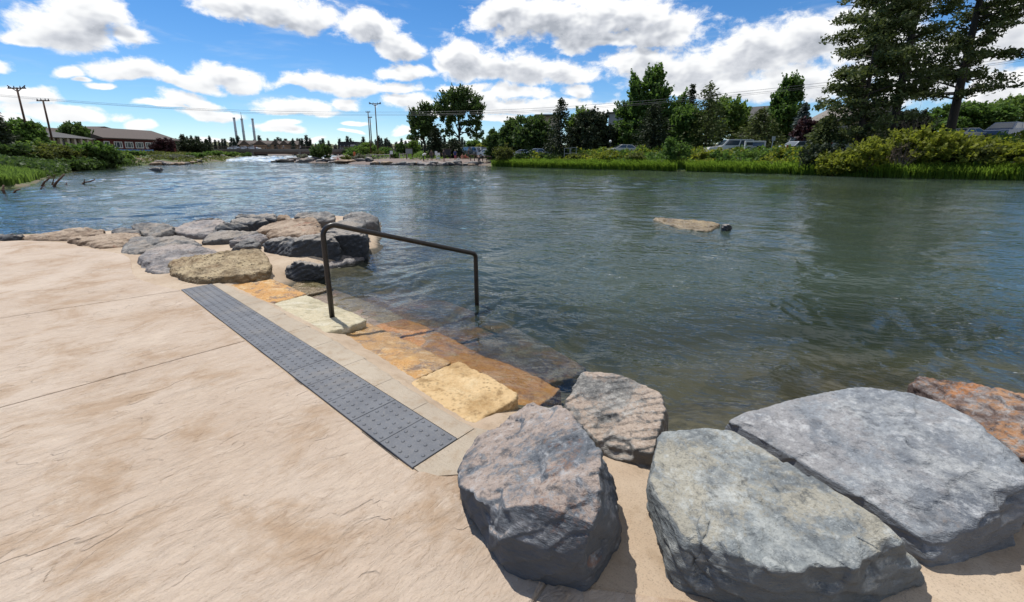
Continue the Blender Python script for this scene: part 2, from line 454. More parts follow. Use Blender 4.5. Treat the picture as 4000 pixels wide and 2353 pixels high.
def mat_concrete(name='brushed_concrete', tone=((0.385, 0.285, 0.195), (0.475, 0.38, 0.28))):
    m, N = newmat(name)
    p = worldpos(N)
    n1 = N.noise(p, 1.3, 5.0, 0.6); n2 = N.noise(p, 9.0, 5.0, 0.65); n3 = N.noise(p, 130.0, 2.0, 0.5)
    br = N.noise(N.aniso(p, R(49 + 90), 6.0, 190.0), 1.0, 3.0, 0.6)
    pit = N.n('ShaderNodeTexVoronoi', None, Vector=p, Scale=85.0).outputs['Distance']
    c = N.mix(N.ss(n1, 0.3, 0.7), tone[0], tone[1])
    c = N.mix(N.m('MULTIPLY', N.ss(n2, 0.48, 0.70), 0.62), c, (0.30, 0.215, 0.135))
    c = N.mix(N.m('MULTIPLY', N.ss(br, 0.53, 0.72), 0.38), c, (0.26, 0.20, 0.145))
    c = N.mix(N.m('MULTIPLY', N.ss(n3, 0.54, 0.68), 0.5), c, (0.27, 0.215, 0.155))
    # damp, mossy where the sheet runs under water
    z = N.n('ShaderNodeSeparateXYZ', None, Vector=p).outputs[2]
    wet = N.ss(N.m('ADD', z, N.m('MULTIPLY', N.m('SUBTRACT', n2, 0.5), 0.10)), -0.16, -0.10)
    bedc = N.mix(N.ss(n2, .3, .7), (0.030, 0.028, 0.020), (0.105, 0.088, 0.060))
    c = N.mix(wet, bedc, c)
    b = N.n('ShaderNodeBsdfPrincipled', None, Base_Color=c, Roughness=0.9)
    h = N.m('ADD', N.m('MULTIPLY', n2, 0.8), N.m('ADD', N.m('MULTIPLY', br, 0.35), N.m('MULTIPLY', N.ss(pit, 0.0, 0.35), 0.25)))
    N.put(b.inputs['Normal'], N.bump(h, 0.9, 0.009))
    N.out(b); return m
def mat_stamped():
    """slate-stamped, integrally coloured concrete"""
    m, N = newmat('stamped_concrete')
    p = worldpos(N)
    ang = R(46)
    ps = N.aniso(p, ang, 1.0, 2.0)
    warp = N.n('ShaderNodeTexNoise', None, Vector=ps, Scale=2.6, Detail=4.0, Roughness=0.6)
    pw = N.v('ADD', ps, N.v('MULTIPLY', N.v('SUBTRACT', warp.outputs['Color'], (0.5, 0.5, 0.5)), (0.42, 0.30, 0.0)))
    # cleft ledges: contour steps of a slow noise, broken up
    t = N.m('MULTIPLY', N.noise(pw, 1.25, 3.0, 0.55), 8.0); fr = N.m('FRACT', t)
    brk = N.ss(N.noise(p, 2.4, 3.0), 0.46, 0.60)
    crease = N.m('MULTIPLY', N.ss(fr, 0.0, 0.045, 1.0, 0.0), brk)
    saw = N.m('MULTIPLY', N.m('SUBTRACT', N.ss(fr, 0.0, 0.16), fr), N.m('ADD', N.m('MULTIPLY', brk, 0.8), 0.2))
    t2 = N.m('MULTIPLY', N.noise(N.mapv(pw, loc=(7.1, 3.3, 0)), 3.6, 3.0, 0.6), 7.0); fr2 = N.m('FRACT', t2)
    brk2 = N.ss(N.noise(p, 4.1, 2.0), 0.52, 0.64)
    crease2 = N.m('MULTIPLY', N.ss(fr2, 0.0, 0.06, 1.0, 0.0), brk2)
    dash = N.noise(N.aniso(p, ang - R(4), 7.5, 17.0), 1.0, 6.0, 0.72, 0.9)
    dash2 = N.noise(N.aniso(p, ang + R(7), 26.0, 62.0), 1.0, 4.0, 0.70, 0.6)
    fine = N.noise(p, 75.0, 3.0, 0.6)
    n1 = N.noise(p, 0.7, 4.0, 0.6, 0.3); n2 = N.noise(N.mapv(p, loc=(5, 9, 0)), 1.5, 6.0, 0.68, 0.4)
    c = N.mix(N.ss(n1, 0.30, 0.70), (0.425, 0.328, 0.245), (0.500, 0.408, 0.322))
    c = N.mix(N.m('MULTIPLY', N.ss(n2, 0.46, 0.66), 0.85), c, (0.345, 0.235, 0.145))
    c = N.mix(N.m('MULTIPLY', N.ss(n2, 0.46, 0.30), 0.45), c, (0.56, 0.462, 0.362))
    dk = N.m('MULTIPLY', N.ss(dash, 0.53, 0.70), N.ss(n2, 0.36, 0.62, 0.35, 1.0))
    c = N.mix(N.m('MULTIPLY', dk, 0.66), c, (0.27, 0.18, 0.112))
    c = N.mix(N.m('MULTIPLY', N.ss(dash2, 0.55, 0.70), 0.38), c, (0.30, 0.205, 0.125))
    c = N.mix(N.m('MULTIPLY', N.ss(dash, 0.45, 0.30), 0.42), c, (0.58, 0.49, 0.39))
    c = N.mix(N.m('MULTIPLY', N.ss(fine, 0.54, 0.78), 0.25), c, (0.35, 0.25, 0.165))
    c = N.mix(N.m('MULTIPLY', crease, 0.34), c, (0.20, 0.125, 0.07))
    c = N.mix(N.m('MULTIPLY', crease2, 0.30), c, (0.235, 0.155, 0.095))
    b = N.n('ShaderNodeBsdfPrincipled', None, Base_Color=c, Roughness=0.72)
    b.inputs['Specular IOR Level'].default_value = 0.35
    h = N.m('ADD', N.m('MULTIPLY', saw, 0.75), N.m('ADD', N.m('MULTIPLY', dash, 1.1), N.m('MULTIPLY', N.m('MULTIPLY', N.m('SUBTRACT', N.ss(fr2, 0.0, 0.2), fr2), brk2), 0.30)))
    h = N.m('ADD', h, N.m('ADD', N.m('MULTIPLY', fine, 0.12), N.m('MULTIPLY', dash2, 0.45)))
    N.put(b.inputs['Normal'], N.bump(h, 1.0, 0.014))
    N.out(b); return m
M_TERRAIN, M_CONC, M_STAMP = mat_terrain(), mat_concrete(), mat_stamped()
M_BAND = mat_concrete('brushed_cement_grey', ((0.345, 0.285, 0.215), (0.435, 0.37, 0.285)))

# ---------------------------------------------------------------- ground: one sheet from under the camera to the horizon
def build_terrain():
    na, nr = 720, 250
    a = np.linspace(0, 2 * np.pi, na, endpoint=False)
    r = np.concatenate([[0.05], np.geomspace(0.8, 4500, nr)])
    A, RR = np.meshgrid(a, r, indexing='xy')
    X, Y = RR * np.sin(A), RR * np.cos(A)
    Z, d = land_z(X, Y)
    V = np.stack([X, Y, Z], -1).reshape(-1, 3)
    i, j = np.meshgrid(np.arange(nr), np.arange(na), indexing='ij')
    F = np.stack([i * na + j, (i + 1) * na + j, (i + 1) * na + (j + 1) % na, i * na + (j + 1) % na], -1).reshape(-1, 4)[:, ::-1]
    o = onp('ground', V, F, M_TERRAIN, smooth=True)
    at = o.data.attributes.new('shore', 'FLOAT', 'POINT'); at.data.foreach_set('value', d.ravel().astype(np.float32))
    az = X / np.maximum(Y, 1.0)
    be = sstep(-.60, -.52, az) * (1 - sstep(-.07, -.035, az)) * (1 - sstep(6, 13, d)) * (Y > 20)
    at = o.data.attributes.new('beach', 'FLOAT', 'POINT'); at.data.foreach_set('value', be.ravel().astype(np.float32))
    tag(o, kind='structure')
build_terrain()

# ---------------------------------------------------------------- brushed concrete apron that carries the boulders
FLAT = [(9, 0.5), (8, 1.6), (4, 2.0), (2.9, 2.1), (1.6, 1.98), (1.0, 1.85), (0.75, 1.9), (0.5, 2.06), (0.22, 2.25), (-0.1, 2.33)] + \
       [tuple(G(*q)[:2]) for q in [(1836, 1668), (1574, 1500), (1259, 1300), (1046, 1183), (876, 1108), (1010, 1075), (1100, 1030), (1200, 1005), (1400, 940), (1430, 850), (1300, 840), (900, 868), (600, 893), (0, 918)]] + [(-16, 8.2), (-16, 0.3)]
def apron_z(x, y):
    x = np.asarray(x, float); y = np.asarray(y, float)
    d = sdist(x, y, FLAT)
    P = np.stack([x, y, np.zeros_like(x)], -1).reshape(-1, 3)
    n = fbm(P * 1.1, 3).reshape(x.shape)
    return -0.008 - 0.42 * np.maximum(0, -d) - 0.012 * np.maximum(n, 0) * sstep(0.02, 0.5, np.maximum(0, 1.0 - np.abs(d))) , d
def build_apron():
    xs = np.arange(-13.0, 6.01, 0.06); ys = np.arange(0.4, 15.4, 0.06)
    X, Y = np.meshgrid(xs, ys)
    Z, d = apron_z(X, Y)
    P = np.stack([X, Y, 0 * X], -1).reshape(-1, 3)
    Z = Z + (0.03 * fbm(P * 2.2, 4)).reshape(X.shape) * sstep(0.15, 0.6, -d)
    keep = (d > -2.6)
    V = np.stack([X, Y, Z], -1).reshape(-1, 3)
    ny, nx = X.shape
    i, j = np.meshgrid(np.arange(ny - 1), np.arange(nx - 1), indexing='ij')
    F = np.stack([i * nx + j, i * nx + j + 1, (i + 1) * nx + j + 1, (i + 1) * nx + j], -1).reshape(-1, 4)
    F = F[keep.ravel()[F].all(1)]
    used = np.unique(F); mp = np.full(len(V), -1); mp[used] = np.arange(len(used))
    tag(onp('concrete_apron', V[used], mp[F], M_CONC, smooth=True), kind='structure')
build_apron()

# ---------------------------------------------------------------- stamped pavement, panel by panel
zL = Zm(0, 860, 3.36); z8 = Zm(1700, 1400, 1.09565); zB = Zm(1780, 1480, 1.698); zR = Zm(2500, 1450, 1.6413)
z3 = Zm(450, 800, 4.582); z4 = Zm(900, 780, 4.2); z7 = Zm(700, 1000, 1.6467); zS = Zm(1150, 1050, 2.2909)
def gp(z, *pts): return [tuple(G(*z(x, y))[:2]) for x, y in pts]
STRIP_AZ = -0.852; STRIP_L, STRIP_W = 4.476, 0.305
S_D = np.array([math.sin(STRIP_AZ), math.cos(STRIP_AZ)]); S_N = np.array([S_D[1], -S_D[0]])
S_O = np.array([-0.505, 1.886])
def clip(poly, p, n):
    out = []
    for k in range(len(poly)):
        a, b = np.array(poly[k]), np.array(poly[(k + 1) % len(poly)])
        da, db = (a - p) @ n, (b - p) @ n
        if da >= 0: out.append(tuple(a))
        if (da >= 0) != (db >= 0):
            out.append(tuple(a + (b - a) * da / (da - db)))
    return out
def build_pavement():
    edge = [(-15, 7.9)] + gp(zL, (0, 265), (119 * 3.36, 268), (760, 290), (870, 300), (1050, 345), (1290, 390), (1500, 425), (1620, 455), (1690, 490), (1715, 530), (1722, 580), (1725, 620), (1740, 690), (1790, 750), (1900, 800), (2140, 870))
    se = S_O + S_D * STRIP_L
    edge += [tuple(se - S_N * 0.012), tuple(S_O - S_N * 0.012), tuple(S_O - S_D * 0.03)]
    edge += gp(Zm(1150, 1350, 2.85), (1440, 1402), (1600, 1447), (1700, 1454), (1810, 1442), (1860, 1475))
    edge += gp(zB, (30, 800), (250, 1100), (450, 1230), (612, 1300), (880, 1384), (1200, 1425), (1562, 1475))
    edge += [(1.1, 1.06), (1.9, 0.8), (3.0, 0.3), (3.0, -3.0), (-15, -3.0)]
    root = tag(onp('pavement', [(-15, -3, -0.05), (3, -3, -0.05), (3, 0.35, -0.05), (-0.8, 1.6, -0.05), (-4, 5.5, -0.05), (-8, 7.2, -0.05), (-15, 7.5, -0.05)],
                   [np.array([[0, 1, 2], [0, 2, 3], [0, 3, 4], [0, 4, 5], [0, 5, 6]])], M_CONC), kind='structure')
    def line(a, b):
        a, b = G(*a)[:2], G(*b)[:2]; t = (b - a) / np.linalg.norm(b - a); return a, np.array([-t[1], t[0]])
    jA = line((0, 1592), (952, 1333)); jB = line((0, 1243), (708, 1134))
    jC = line((2086, 2353), (2154, 2245))
    g = 0.005
    def both(polys, ln):
        out = []
        for q in polys:
            out += [clip(q, ln[0] + ln[1] * g, ln[1]), clip(q, ln[0] - ln[1] * g, -ln[1])]
        return [q for q in out if len(q) > 2]
    far = clip(edge, jB[0] + jB[1] * g, jB[1]); rest = clip(edge, jB[0] - jB[1] * g, -jB[1])
    mid = clip(rest, jA[0] + jA[1] * g, jA[1]); near = clip(rest, jA[0] - jA[1] * g, -jA[1])
    pcs = [far, mid] + both([near], jC)
    for q in pcs:
        bm = bmesh.new()
        vs = [bm.verts.new((x, y, 0.0)) for x, y in q]
        f = bm.faces.new(vs)
        if f.normal.z < 0: f.normal_flip()
        ret = bmesh.ops.extrude_face_region(bm, geom=[f])
        bmesh.ops.translate(bm, vec=(0, 0, -0.1), verts=[v for v in ret['geom'] if isinstance(v, bmesh.types.BMVert)])
        bmesh.ops.recalc_face_normals(bm, faces=bm.faces)
        top = [e for e in bm.edges if all(v.co.z > -0.001 for v in e.verts)]
        bmesh.ops.bevel(bm, geom=top, offset=0.006, segments=2, affect='EDGES', profile=0.6)
        me = bpy.data.meshes.new('concrete_panel'); bm.to_mesh(me); bm.free(); me.materials.append(M_STAMP)
        link(bpy.data.objects.new('concrete_panel', me), root)
build_pavement()

# ---------------------------------------------------------------- tactile warning strip
def build_strip():
    m, N = newmat('tactile_composite')
    p = worldpos(N)
    n1 = N.noise(p, 5.0, 5.0, 0.65); n2 = N.noise(p, 45.0, 4.0, 0.65)
    rnd = N.n('ShaderNodeObjectInfo').outputs['Random']
    c = N.mix(N.ss(n1, 0.3, 0.7), (0.078, 0.084, 0.097), (0.122, 0.130, 0.145))
    c = N.mix(N.m('MULTIPLY', N.ss(n2, 0.52, 0.72), 0.5), c, (0.17, 0.165, 0.16))
    c = N.mix(N.m('MULTIPLY', rnd, 0.22), c, (0.14, 0.142, 0.148))
    n4 = N.noise(p, 2.2, 6.0, 0.7, 0.4)
    c = N.mix(N.m('MULTIPLY', N.ss(n4, 0.48, 0.68), 0.45), c, (0.20, 0.178, 0.15))
    c = N.mix(N.m('MULTIPLY', N.ss(N.noise(p, 170.0, 2.0), 0.62, 0.70), 0.5), c, (0.28, 0.25, 0.21))
    b = N.n('ShaderNodeBsdfPrincipled', None, Base_Color=c, Roughness=0.62)
    N.put(b.inputs['Normal'], N.bump(n2, 0.35, 0.002)); N.out(b)
    n = 15; L = STRIP_L / n
    ang = math.atan2(S_D[1], S_D[0])
    root = empty('tactile_strip', (*S_O, 0), 'long dark grey strip of dimpled tactile tiles set along the stone steps', 'tactile paving', rz=ang)
    # one tile: local x along the strip, y to the water side (negative y)
    bm = bmesh.new()
    g = 0.0016
    bmesh.ops.create_cube(bm, size=1, matrix=Matrix.Translation((L / 2, -STRIP_W / 2, -0.012)) @ Matrix.Diagonal((L - 2 * g, STRIP_W - 2 * g, 0.032, 1)))
    te = [e for e in bm.edges if all(v.co.z > 0 for v in e.verts)]
    bmesh.ops.bevel(bm, geom=te, offset=0.0018, segments=1, affect='EDGES')
    def dome(cx, cy):
        seg = 12; rings = [(0.0118, 0.0035), (0.0098, 0.0074), (0.0062, 0.0090)]
        prev = None
        for rr, zz in rings:
            cur = [bm.verts.new((cx + rr * math.cos(2 * math.pi * k / seg), cy + rr * math.sin(2 * math.pi * k / seg), zz)) for k in range(seg)]
            if prev:
                for k in range(seg):
                    f = bm.faces.new((prev[k], prev[(k + 1) % seg], cur[(k + 1) % seg], cur[k])); f.smooth = True
            prev = cur
        bm.faces.new(prev)
    for i in range(5):
        for j in range(5):
            dome((i + 0.5) * L / 5, -(j + 0.5) * STRIP_W / 5)
    me = bpy.data.meshes.new('tactile_tile'); bm.to_mesh(me); bm.free(); me.materials.append(m)
    rr = random.Random(4)
    for k in range(n):
        o = bpy.data.objects.new('tactile_tile', me); o.location = (k * L, 0, rr.uniform(-0.001, 0.001)); link(o, root)
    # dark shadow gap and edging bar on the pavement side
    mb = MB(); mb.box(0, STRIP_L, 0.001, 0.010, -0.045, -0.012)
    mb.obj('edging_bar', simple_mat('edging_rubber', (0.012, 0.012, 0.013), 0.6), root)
    # brushed cement kerb band on the water side: laid in lengths with saw cuts
    band = simple_mat
build_strip()
def build_band():
    root = empty('cement_band', (*(S_O + S_N * STRIP_W), 0), 'narrow brushed cement band between tactile strip and stone steps', 'edging', rz=math.atan2(S_D[1], S_D[0]))
    cuts = [0.0, 0.42, 0.85, 1.28, 1.78, 2.25, 2.75, 3.3, 3.95, 4.46]
    rr = np.random.RandomState(3)
    for a, b in zip(cuts[:-1], cuts[1:]):
        xs = np.linspace(a + 0.002, b - 0.002, 10)
        wd = np.interp(xs, [0, .05, .37, .75, 1.32, 2.04, 2.56, 3.25, 3.81, 4.41], [.14, .142, .139, .163, .196, .207, .185, .195, .135, .115]) + rr.normal(0, 0.004, 10)
        V = []
        for x, w in zip(xs, wd):
            V += [(x, -0.003, -0.06), (x, -0.003, 0.001), (x, -w + 0.02, -0.001), (x, -w, -0.014), (x, -w - 0.012, -0.10)]
        F = []
        for k in range(9):
            for q in range(4):
                F.append((k * 5 + q, k * 5 + q + 1, (k + 1) * 5 + q + 1, (k + 1) * 5 + q))
        F += [(0, 4, 3, 2, 1), (45, 46, 47, 48, 49)]
        mb = MB(); mb.add(V, F); mb.obj('cement_length', M_BAND, root)
    MB().prism([(-.003, .297), (-.003, -.14), (-.1, -.19), (-.22, -.12), (-.27, .05), (-.235, .15), (-.195, .19), (-.14, .25), (-.09, .28), (-.045, .296)], -.08, -.0015).obj('cement_fan', M_BAND, root)
build_band()
# ---------------------------------------------------------------- stone
def rock_mat(name, dark, mid, lite, patch, amt=0.5, rust=(0.30, 0.12, 0.045), rust_amt=0.12, vein=0.35, scale=1.0, pits=0.0, strat=(2.2, 2.2, 7.0), rsc=1.0, fresh=True, grain=0.55):  # fresh switches on the darker tone of steep faces
    m, N = newmat(name)
    tc = coords(N); rnd = N.n('ShaderNodeObjectInfo').outputs['Random']
    p = N.v('ADD', tc, N.v('MULTIPLY', N.n('ShaderNodeCombineXYZ', None, X=rnd, Y=rnd, Z=rnd).outputs[0], (13.0, 7.0, 3.0)))
    geo = N.n('ShaderNodeNewGeometry')
    n1 = N.noise(p, 3.2 * scale, 6.0, 0.66, 0.25)
    n2 = N.noise(N.mapv(p, scale=strat, rot=(0.35, 0.25, 0.4)), 1.6 * scale, 6.0, 0.70, 0.25)
    n3 = N.noise(p, 42.0 * scale, 5.0, 0.72)
    n4 = N.noise(N.mapv(p, loc=(3.7, 8.1, 1.1)), 2.0 * scale, 6.0, 0.70, 0.35)
    n5 = N.noise(N.mapv(p, loc=(9.7, 2.1, 5.1)), 1.4 * scale * rsc, 6.0, 0.68, 0.35)
    c = N.mix(N.ss(n1, 0.36, 0.64), dark, mid)
    c = N.mix(N.m('MULTIPLY', N.ss(n2, 0.45, 0.68), 0.85), c, lite)
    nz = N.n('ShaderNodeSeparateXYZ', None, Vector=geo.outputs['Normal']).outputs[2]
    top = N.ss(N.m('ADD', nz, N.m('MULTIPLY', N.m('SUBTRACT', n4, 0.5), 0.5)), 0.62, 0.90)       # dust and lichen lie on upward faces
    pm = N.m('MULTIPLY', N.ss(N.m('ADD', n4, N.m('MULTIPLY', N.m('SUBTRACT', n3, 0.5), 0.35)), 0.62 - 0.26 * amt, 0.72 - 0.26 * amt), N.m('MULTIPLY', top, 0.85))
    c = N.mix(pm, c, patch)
    rm = N.m('MULTIPLY', N.ss(N.m('ADD', n5, N.m('MULTIPLY', N.m('SUBTRACT', n3, 0.5), 0.4)), 0.70 - 0.3 * rust_amt, 0.80 - 0.3 * rust_amt), 0.8)
    c = N.mix(rm, c, rust)
    n6 = N.noise(p, 110.0 * scale, 3.0, 0.6)
    n7 = N.noise(N.mapv(p, scale=strat, rot=(0.35, 0.25, 0.4), loc=(2.2, 6.1, 4.0)), 5.0 * scale, 5.0, 0.7, 0.2)
    c = N.mix(N.m('MULTIPLY', N.ss(n7, 0.54, 0.70), vein), c, [min(0.6, x * 1.45 + 0.04) for x in lite])
    c = N.mix(N.m('MULTIPLY', N.ss(n7, 0.46, 0.32), 0.70), c, [x * 0.6 for x in dark])
    c = N.mix(N.m('MULTIPLY', N.ss(n3, 0.51, 0.64), 0.68 * grain), c, [x * 0.5 for x in dark])
    c = N.mix(N.m('MULTIPLY', N.ss(n3, 0.47, 0.33), 0.62 * grain), c, [min(0.62, x * 1.3 + 0.04) for x in lite])
    c = N.mix(N.m('MULTIPLY', N.ss(n6, 0.54, 0.68), 0.45 * grain), c, [x * 0.6 for x in dark])
    h = N.m('ADD', N.m('MULTIPLY', n7, 0.9), N.m('ADD', N.m('MULTIPLY', n3, 0.26), N.m('MULTIPLY', n2, 1.0)))
    h = N.m('ADD', h, N.m('MULTIPLY', n6, 0.06))
    if pits:
        vo = N.n('ShaderNodeTexVoronoi', None, Vector=p, Scale=26.0 * scale).outputs['Distance']
        pt = N.m('MULTIPLY', N.ss(vo, 0.42, 0.12), N.ss(n4, 0.35, 0.6))
        h = N.m('SUBTRACT', h, N.m('MULTIPLY', pt, pits)); c = N.mix(N.m('MULTIPLY', pt, 0.6), c, [x * 0.5 for x in dark])
    if fresh:      # steep faces take a darker mix than upward ones
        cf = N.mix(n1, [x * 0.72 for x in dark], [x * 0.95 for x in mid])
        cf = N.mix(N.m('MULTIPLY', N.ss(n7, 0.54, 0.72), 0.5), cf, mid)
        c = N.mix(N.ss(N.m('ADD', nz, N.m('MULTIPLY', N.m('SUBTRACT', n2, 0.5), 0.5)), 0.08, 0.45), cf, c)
    # wet band at the water line
    z = N.n('ShaderNodeSeparateXYZ', None, Vector=geo.outputs['Position']).outputs[2]
    wet = N.ss(N.m('ADD', z, N.m('MULTIPLY', N.m('SUBTRACT', n1, 0.5), 0.07)), WATER + 0.075, WATER + 0.03)
    c = N.mix(N.m('MULTIPLY', wet, 0.45), c, [x * 0.42 for x in mid])
    b = N.n('ShaderNodeBsdfPrincipled', None, Base_Color=c, Roughness=N.m('SUBTRACT', 0.88, N.m('MULTIPLY', wet, 0.6)))
    b.inputs['Specular IOR Level'].default_value = 0.35
    N.put(b.inputs['Normal'], N.bump(h, 1.0, 0.020 / scale))
    N.out(b); return m

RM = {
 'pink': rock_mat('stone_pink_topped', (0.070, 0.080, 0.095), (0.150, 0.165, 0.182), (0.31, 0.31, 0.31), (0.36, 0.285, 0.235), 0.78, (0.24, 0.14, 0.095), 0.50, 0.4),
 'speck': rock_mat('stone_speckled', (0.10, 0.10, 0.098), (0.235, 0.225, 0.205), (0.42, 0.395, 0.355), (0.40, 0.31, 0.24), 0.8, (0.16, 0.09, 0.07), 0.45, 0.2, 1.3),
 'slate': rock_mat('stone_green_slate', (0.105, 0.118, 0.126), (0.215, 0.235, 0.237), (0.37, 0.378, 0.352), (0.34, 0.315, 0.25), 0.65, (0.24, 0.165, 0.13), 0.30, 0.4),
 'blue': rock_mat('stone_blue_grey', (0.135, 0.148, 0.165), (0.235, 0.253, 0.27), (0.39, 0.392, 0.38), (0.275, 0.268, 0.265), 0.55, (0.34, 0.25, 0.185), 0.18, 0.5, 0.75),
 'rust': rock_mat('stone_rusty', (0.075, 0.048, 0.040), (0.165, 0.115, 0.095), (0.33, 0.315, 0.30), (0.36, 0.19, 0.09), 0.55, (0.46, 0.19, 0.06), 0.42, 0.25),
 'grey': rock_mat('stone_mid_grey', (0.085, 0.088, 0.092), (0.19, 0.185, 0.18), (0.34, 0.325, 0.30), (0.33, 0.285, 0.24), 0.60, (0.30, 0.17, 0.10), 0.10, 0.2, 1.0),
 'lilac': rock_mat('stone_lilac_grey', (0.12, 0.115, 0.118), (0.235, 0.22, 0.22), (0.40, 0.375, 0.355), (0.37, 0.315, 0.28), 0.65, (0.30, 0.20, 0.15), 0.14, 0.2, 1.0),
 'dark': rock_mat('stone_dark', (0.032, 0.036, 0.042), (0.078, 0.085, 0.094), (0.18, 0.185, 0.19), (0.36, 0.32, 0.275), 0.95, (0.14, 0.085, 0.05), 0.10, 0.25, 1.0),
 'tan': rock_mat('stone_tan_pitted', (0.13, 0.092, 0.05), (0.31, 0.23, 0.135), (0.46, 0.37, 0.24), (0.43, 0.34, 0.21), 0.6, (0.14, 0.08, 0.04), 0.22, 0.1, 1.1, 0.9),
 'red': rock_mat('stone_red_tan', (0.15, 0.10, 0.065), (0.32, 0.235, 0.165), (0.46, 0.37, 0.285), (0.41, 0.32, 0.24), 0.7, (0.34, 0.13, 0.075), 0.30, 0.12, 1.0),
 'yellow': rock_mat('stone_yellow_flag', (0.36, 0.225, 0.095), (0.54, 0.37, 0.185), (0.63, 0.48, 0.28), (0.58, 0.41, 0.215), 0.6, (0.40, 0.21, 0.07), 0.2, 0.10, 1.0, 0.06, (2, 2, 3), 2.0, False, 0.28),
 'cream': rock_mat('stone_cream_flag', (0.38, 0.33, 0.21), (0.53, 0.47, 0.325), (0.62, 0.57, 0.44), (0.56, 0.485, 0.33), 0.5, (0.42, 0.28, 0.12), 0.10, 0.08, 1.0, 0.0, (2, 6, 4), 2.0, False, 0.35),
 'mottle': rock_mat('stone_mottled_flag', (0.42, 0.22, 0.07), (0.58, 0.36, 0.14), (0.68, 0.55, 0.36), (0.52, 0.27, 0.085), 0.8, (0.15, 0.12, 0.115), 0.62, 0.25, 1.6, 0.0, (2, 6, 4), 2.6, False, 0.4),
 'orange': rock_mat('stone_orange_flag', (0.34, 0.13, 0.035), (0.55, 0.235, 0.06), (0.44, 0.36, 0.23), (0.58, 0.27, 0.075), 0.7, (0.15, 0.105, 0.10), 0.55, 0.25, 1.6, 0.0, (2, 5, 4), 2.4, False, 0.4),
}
def make_rock(name, label, hulls, mat, voxel=0.02, seed=1, facets=14, fdepth=0.02, lump=0.02, ledge=0.012, fine=0.004, cat='boulder', group=None, parent=None, smooth_it=1, strat=None, fspan=0.12, cham=7):
    """hulls: list of lists of world points; their hulls are fused, chipped into facets and roughened"""
    rs = np.random.RandomState(seed)
    allp = np.concatenate([np.asarray(h, float) for h in hulls])
    base = np.array([allp[:, 0].mean(), allp[:, 1].mean(), allp[:, 2].min()])
    bm = bmesh.new()
    for h in hulls:
        vs = [bm.verts.new(Vector(np.asarray(q, float) - base)) for q in h]
        r = bmesh.ops.convex_hull(bm, input=vs, use_existing_faces=False)
        dele = {g for g in r['geom_interior'] if isinstance(g, bmesh.types.BMVert)} | {g for g in r['geom_unused'] if isinstance(g, bmesh.types.BMVert)}
        bmesh.ops.delete(bm, geom=list(dele), context='VERTS')
    me = bpy.data.meshes.new(name); bm.to_mesh(me); bm.free()
    o = bpy.data.objects.new(name, me); link(o)
    md = o.modifiers.new('r', 'REMESH'); md.mode = 'VOXEL'; md.voxel_size = voxel
    dg = bpy.context.evaluated_depsgraph_get()
    me2 = bpy.data.meshes.new_from_object(o.evaluated_get(dg)); o.modifiers.clear(); o.data = me2; bpy.data.meshes.remove(me); me2.name = name
    n = len(me2.vertices); co = np.empty(n * 3, np.float32); me2.vertices.foreach_get('co', co); co = co.reshape(-1, 3).astype(float)
    ne = len(me2.edges); ed = np.empty(ne * 2, np.int32); me2.edges.foreach_get('vertices', ed); ed = ed.reshape(-1, 2)
    deg = np.bincount(ed.ravel(), minlength=n)[:, None]
    def lap(c, it):
        for _ in range(it):
            s = np.zeros_like(c)
            for k in range(3):
                s[:, k] = np.bincount(ed[:, 0], c[ed[:, 1], k], n) + np.bincount(ed[:, 1], c[ed[:, 0], k], n)
            c = 0.5 * c + 0.5 * s / np.maximum(deg, 1)
        return c
    co = lap(co, 1 + smooth_it)
    def normals():
        me2.vertices.foreach_set('co', co.astype(np.float32).ravel()); me2.update()
        nn = np.empty(n * 3, np.float32); me2.vertices.foreach_get('normal', nn); return nn.reshape(-1, 3).astype(float)
    nr = normals()
    size = np.ptp(co, axis=0).max()
    for k in range(cham):                       # split corners off along clean planes
        d = rs.normal(size=3); d[2] = abs(d[2]) * 0.7 - 0.1; d /= np.linalg.norm(d)
        sg = co @ d; off = sg.max() - fdepth * rs.uniform(0.5, 2.0)
        co = co - np.maximum(0, sg - off)[:, None] * d
    nr = normals()
    for k in range(facets):                     # small chips
        i = rs.randint(n); d = nr[i] + rs.normal(0, 0.5, 3); d /= np.linalg.norm(d)
        if nr[i][2] > 0.93 and rs.rand() < .7: continue
        sgn = (co - co[i]) @ d; dist = np.linalg.norm(co - co[i], axis=1)
        w = 1 - sstep(fspan * size, 1.6 * fspan * size, dist)
        over = np.minimum(np.maximum(0, sgn + fdepth * rs.uniform(0.2, 0.9)) * w, fdepth * 1.6)
        co = co - over[:, None] * d
    nr = normals()
    off = rs.uniform(0, 50, 3)
    P = co / max(size, 0.3) * 1.0 + off
    S = rs.normal(size=3); S[2] = abs(S[2]) * 1.2 + 0.4; S /= np.linalg.norm(S)
    if strat is not None: S = np.asarray(strat, float) / np.linalg.norm(strat)
    W = co + off
    t = (co @ S) * (14.0 / max(size, 0.5)) + 1.1 * fbm(W * (1.9 / max(size, 0.4)), 4, .55)
    fr = t - np.floor(t)
    saw = (sstep(0.0, 0.10, fr) - fr)
    dsp = lump * fbm(W * (2.4 / max(size, 0.4)), 3) + ledge * 2 * saw * (0.4 + 0.9 * np.abs(pn(W * 3.1))) + fine * 1.5 * fbm(W * 18, 3, .65) + fine * 2.6 * (0.35 - np.abs(fbm(W * 6.5, 4, .6)))
    co = co + nr * dsp[:, None]
    me2.vertices.foreach_set('co', co.astype(np.float32).ravel())
    me2.polygons.foreach_set('use_smooth', np.ones(len(me2.polygons), bool)); me2.update()
    me2.materials.clear(); me2.materials.append(mat)
    o.location = base
    if parent is not None: o.parent = parent
    else: tag(o, label, cat, group)
    return o
def W(z, pts, extra=()):
    return [G(*z(x, y), h) for x, y, h in pts] + list(extra)
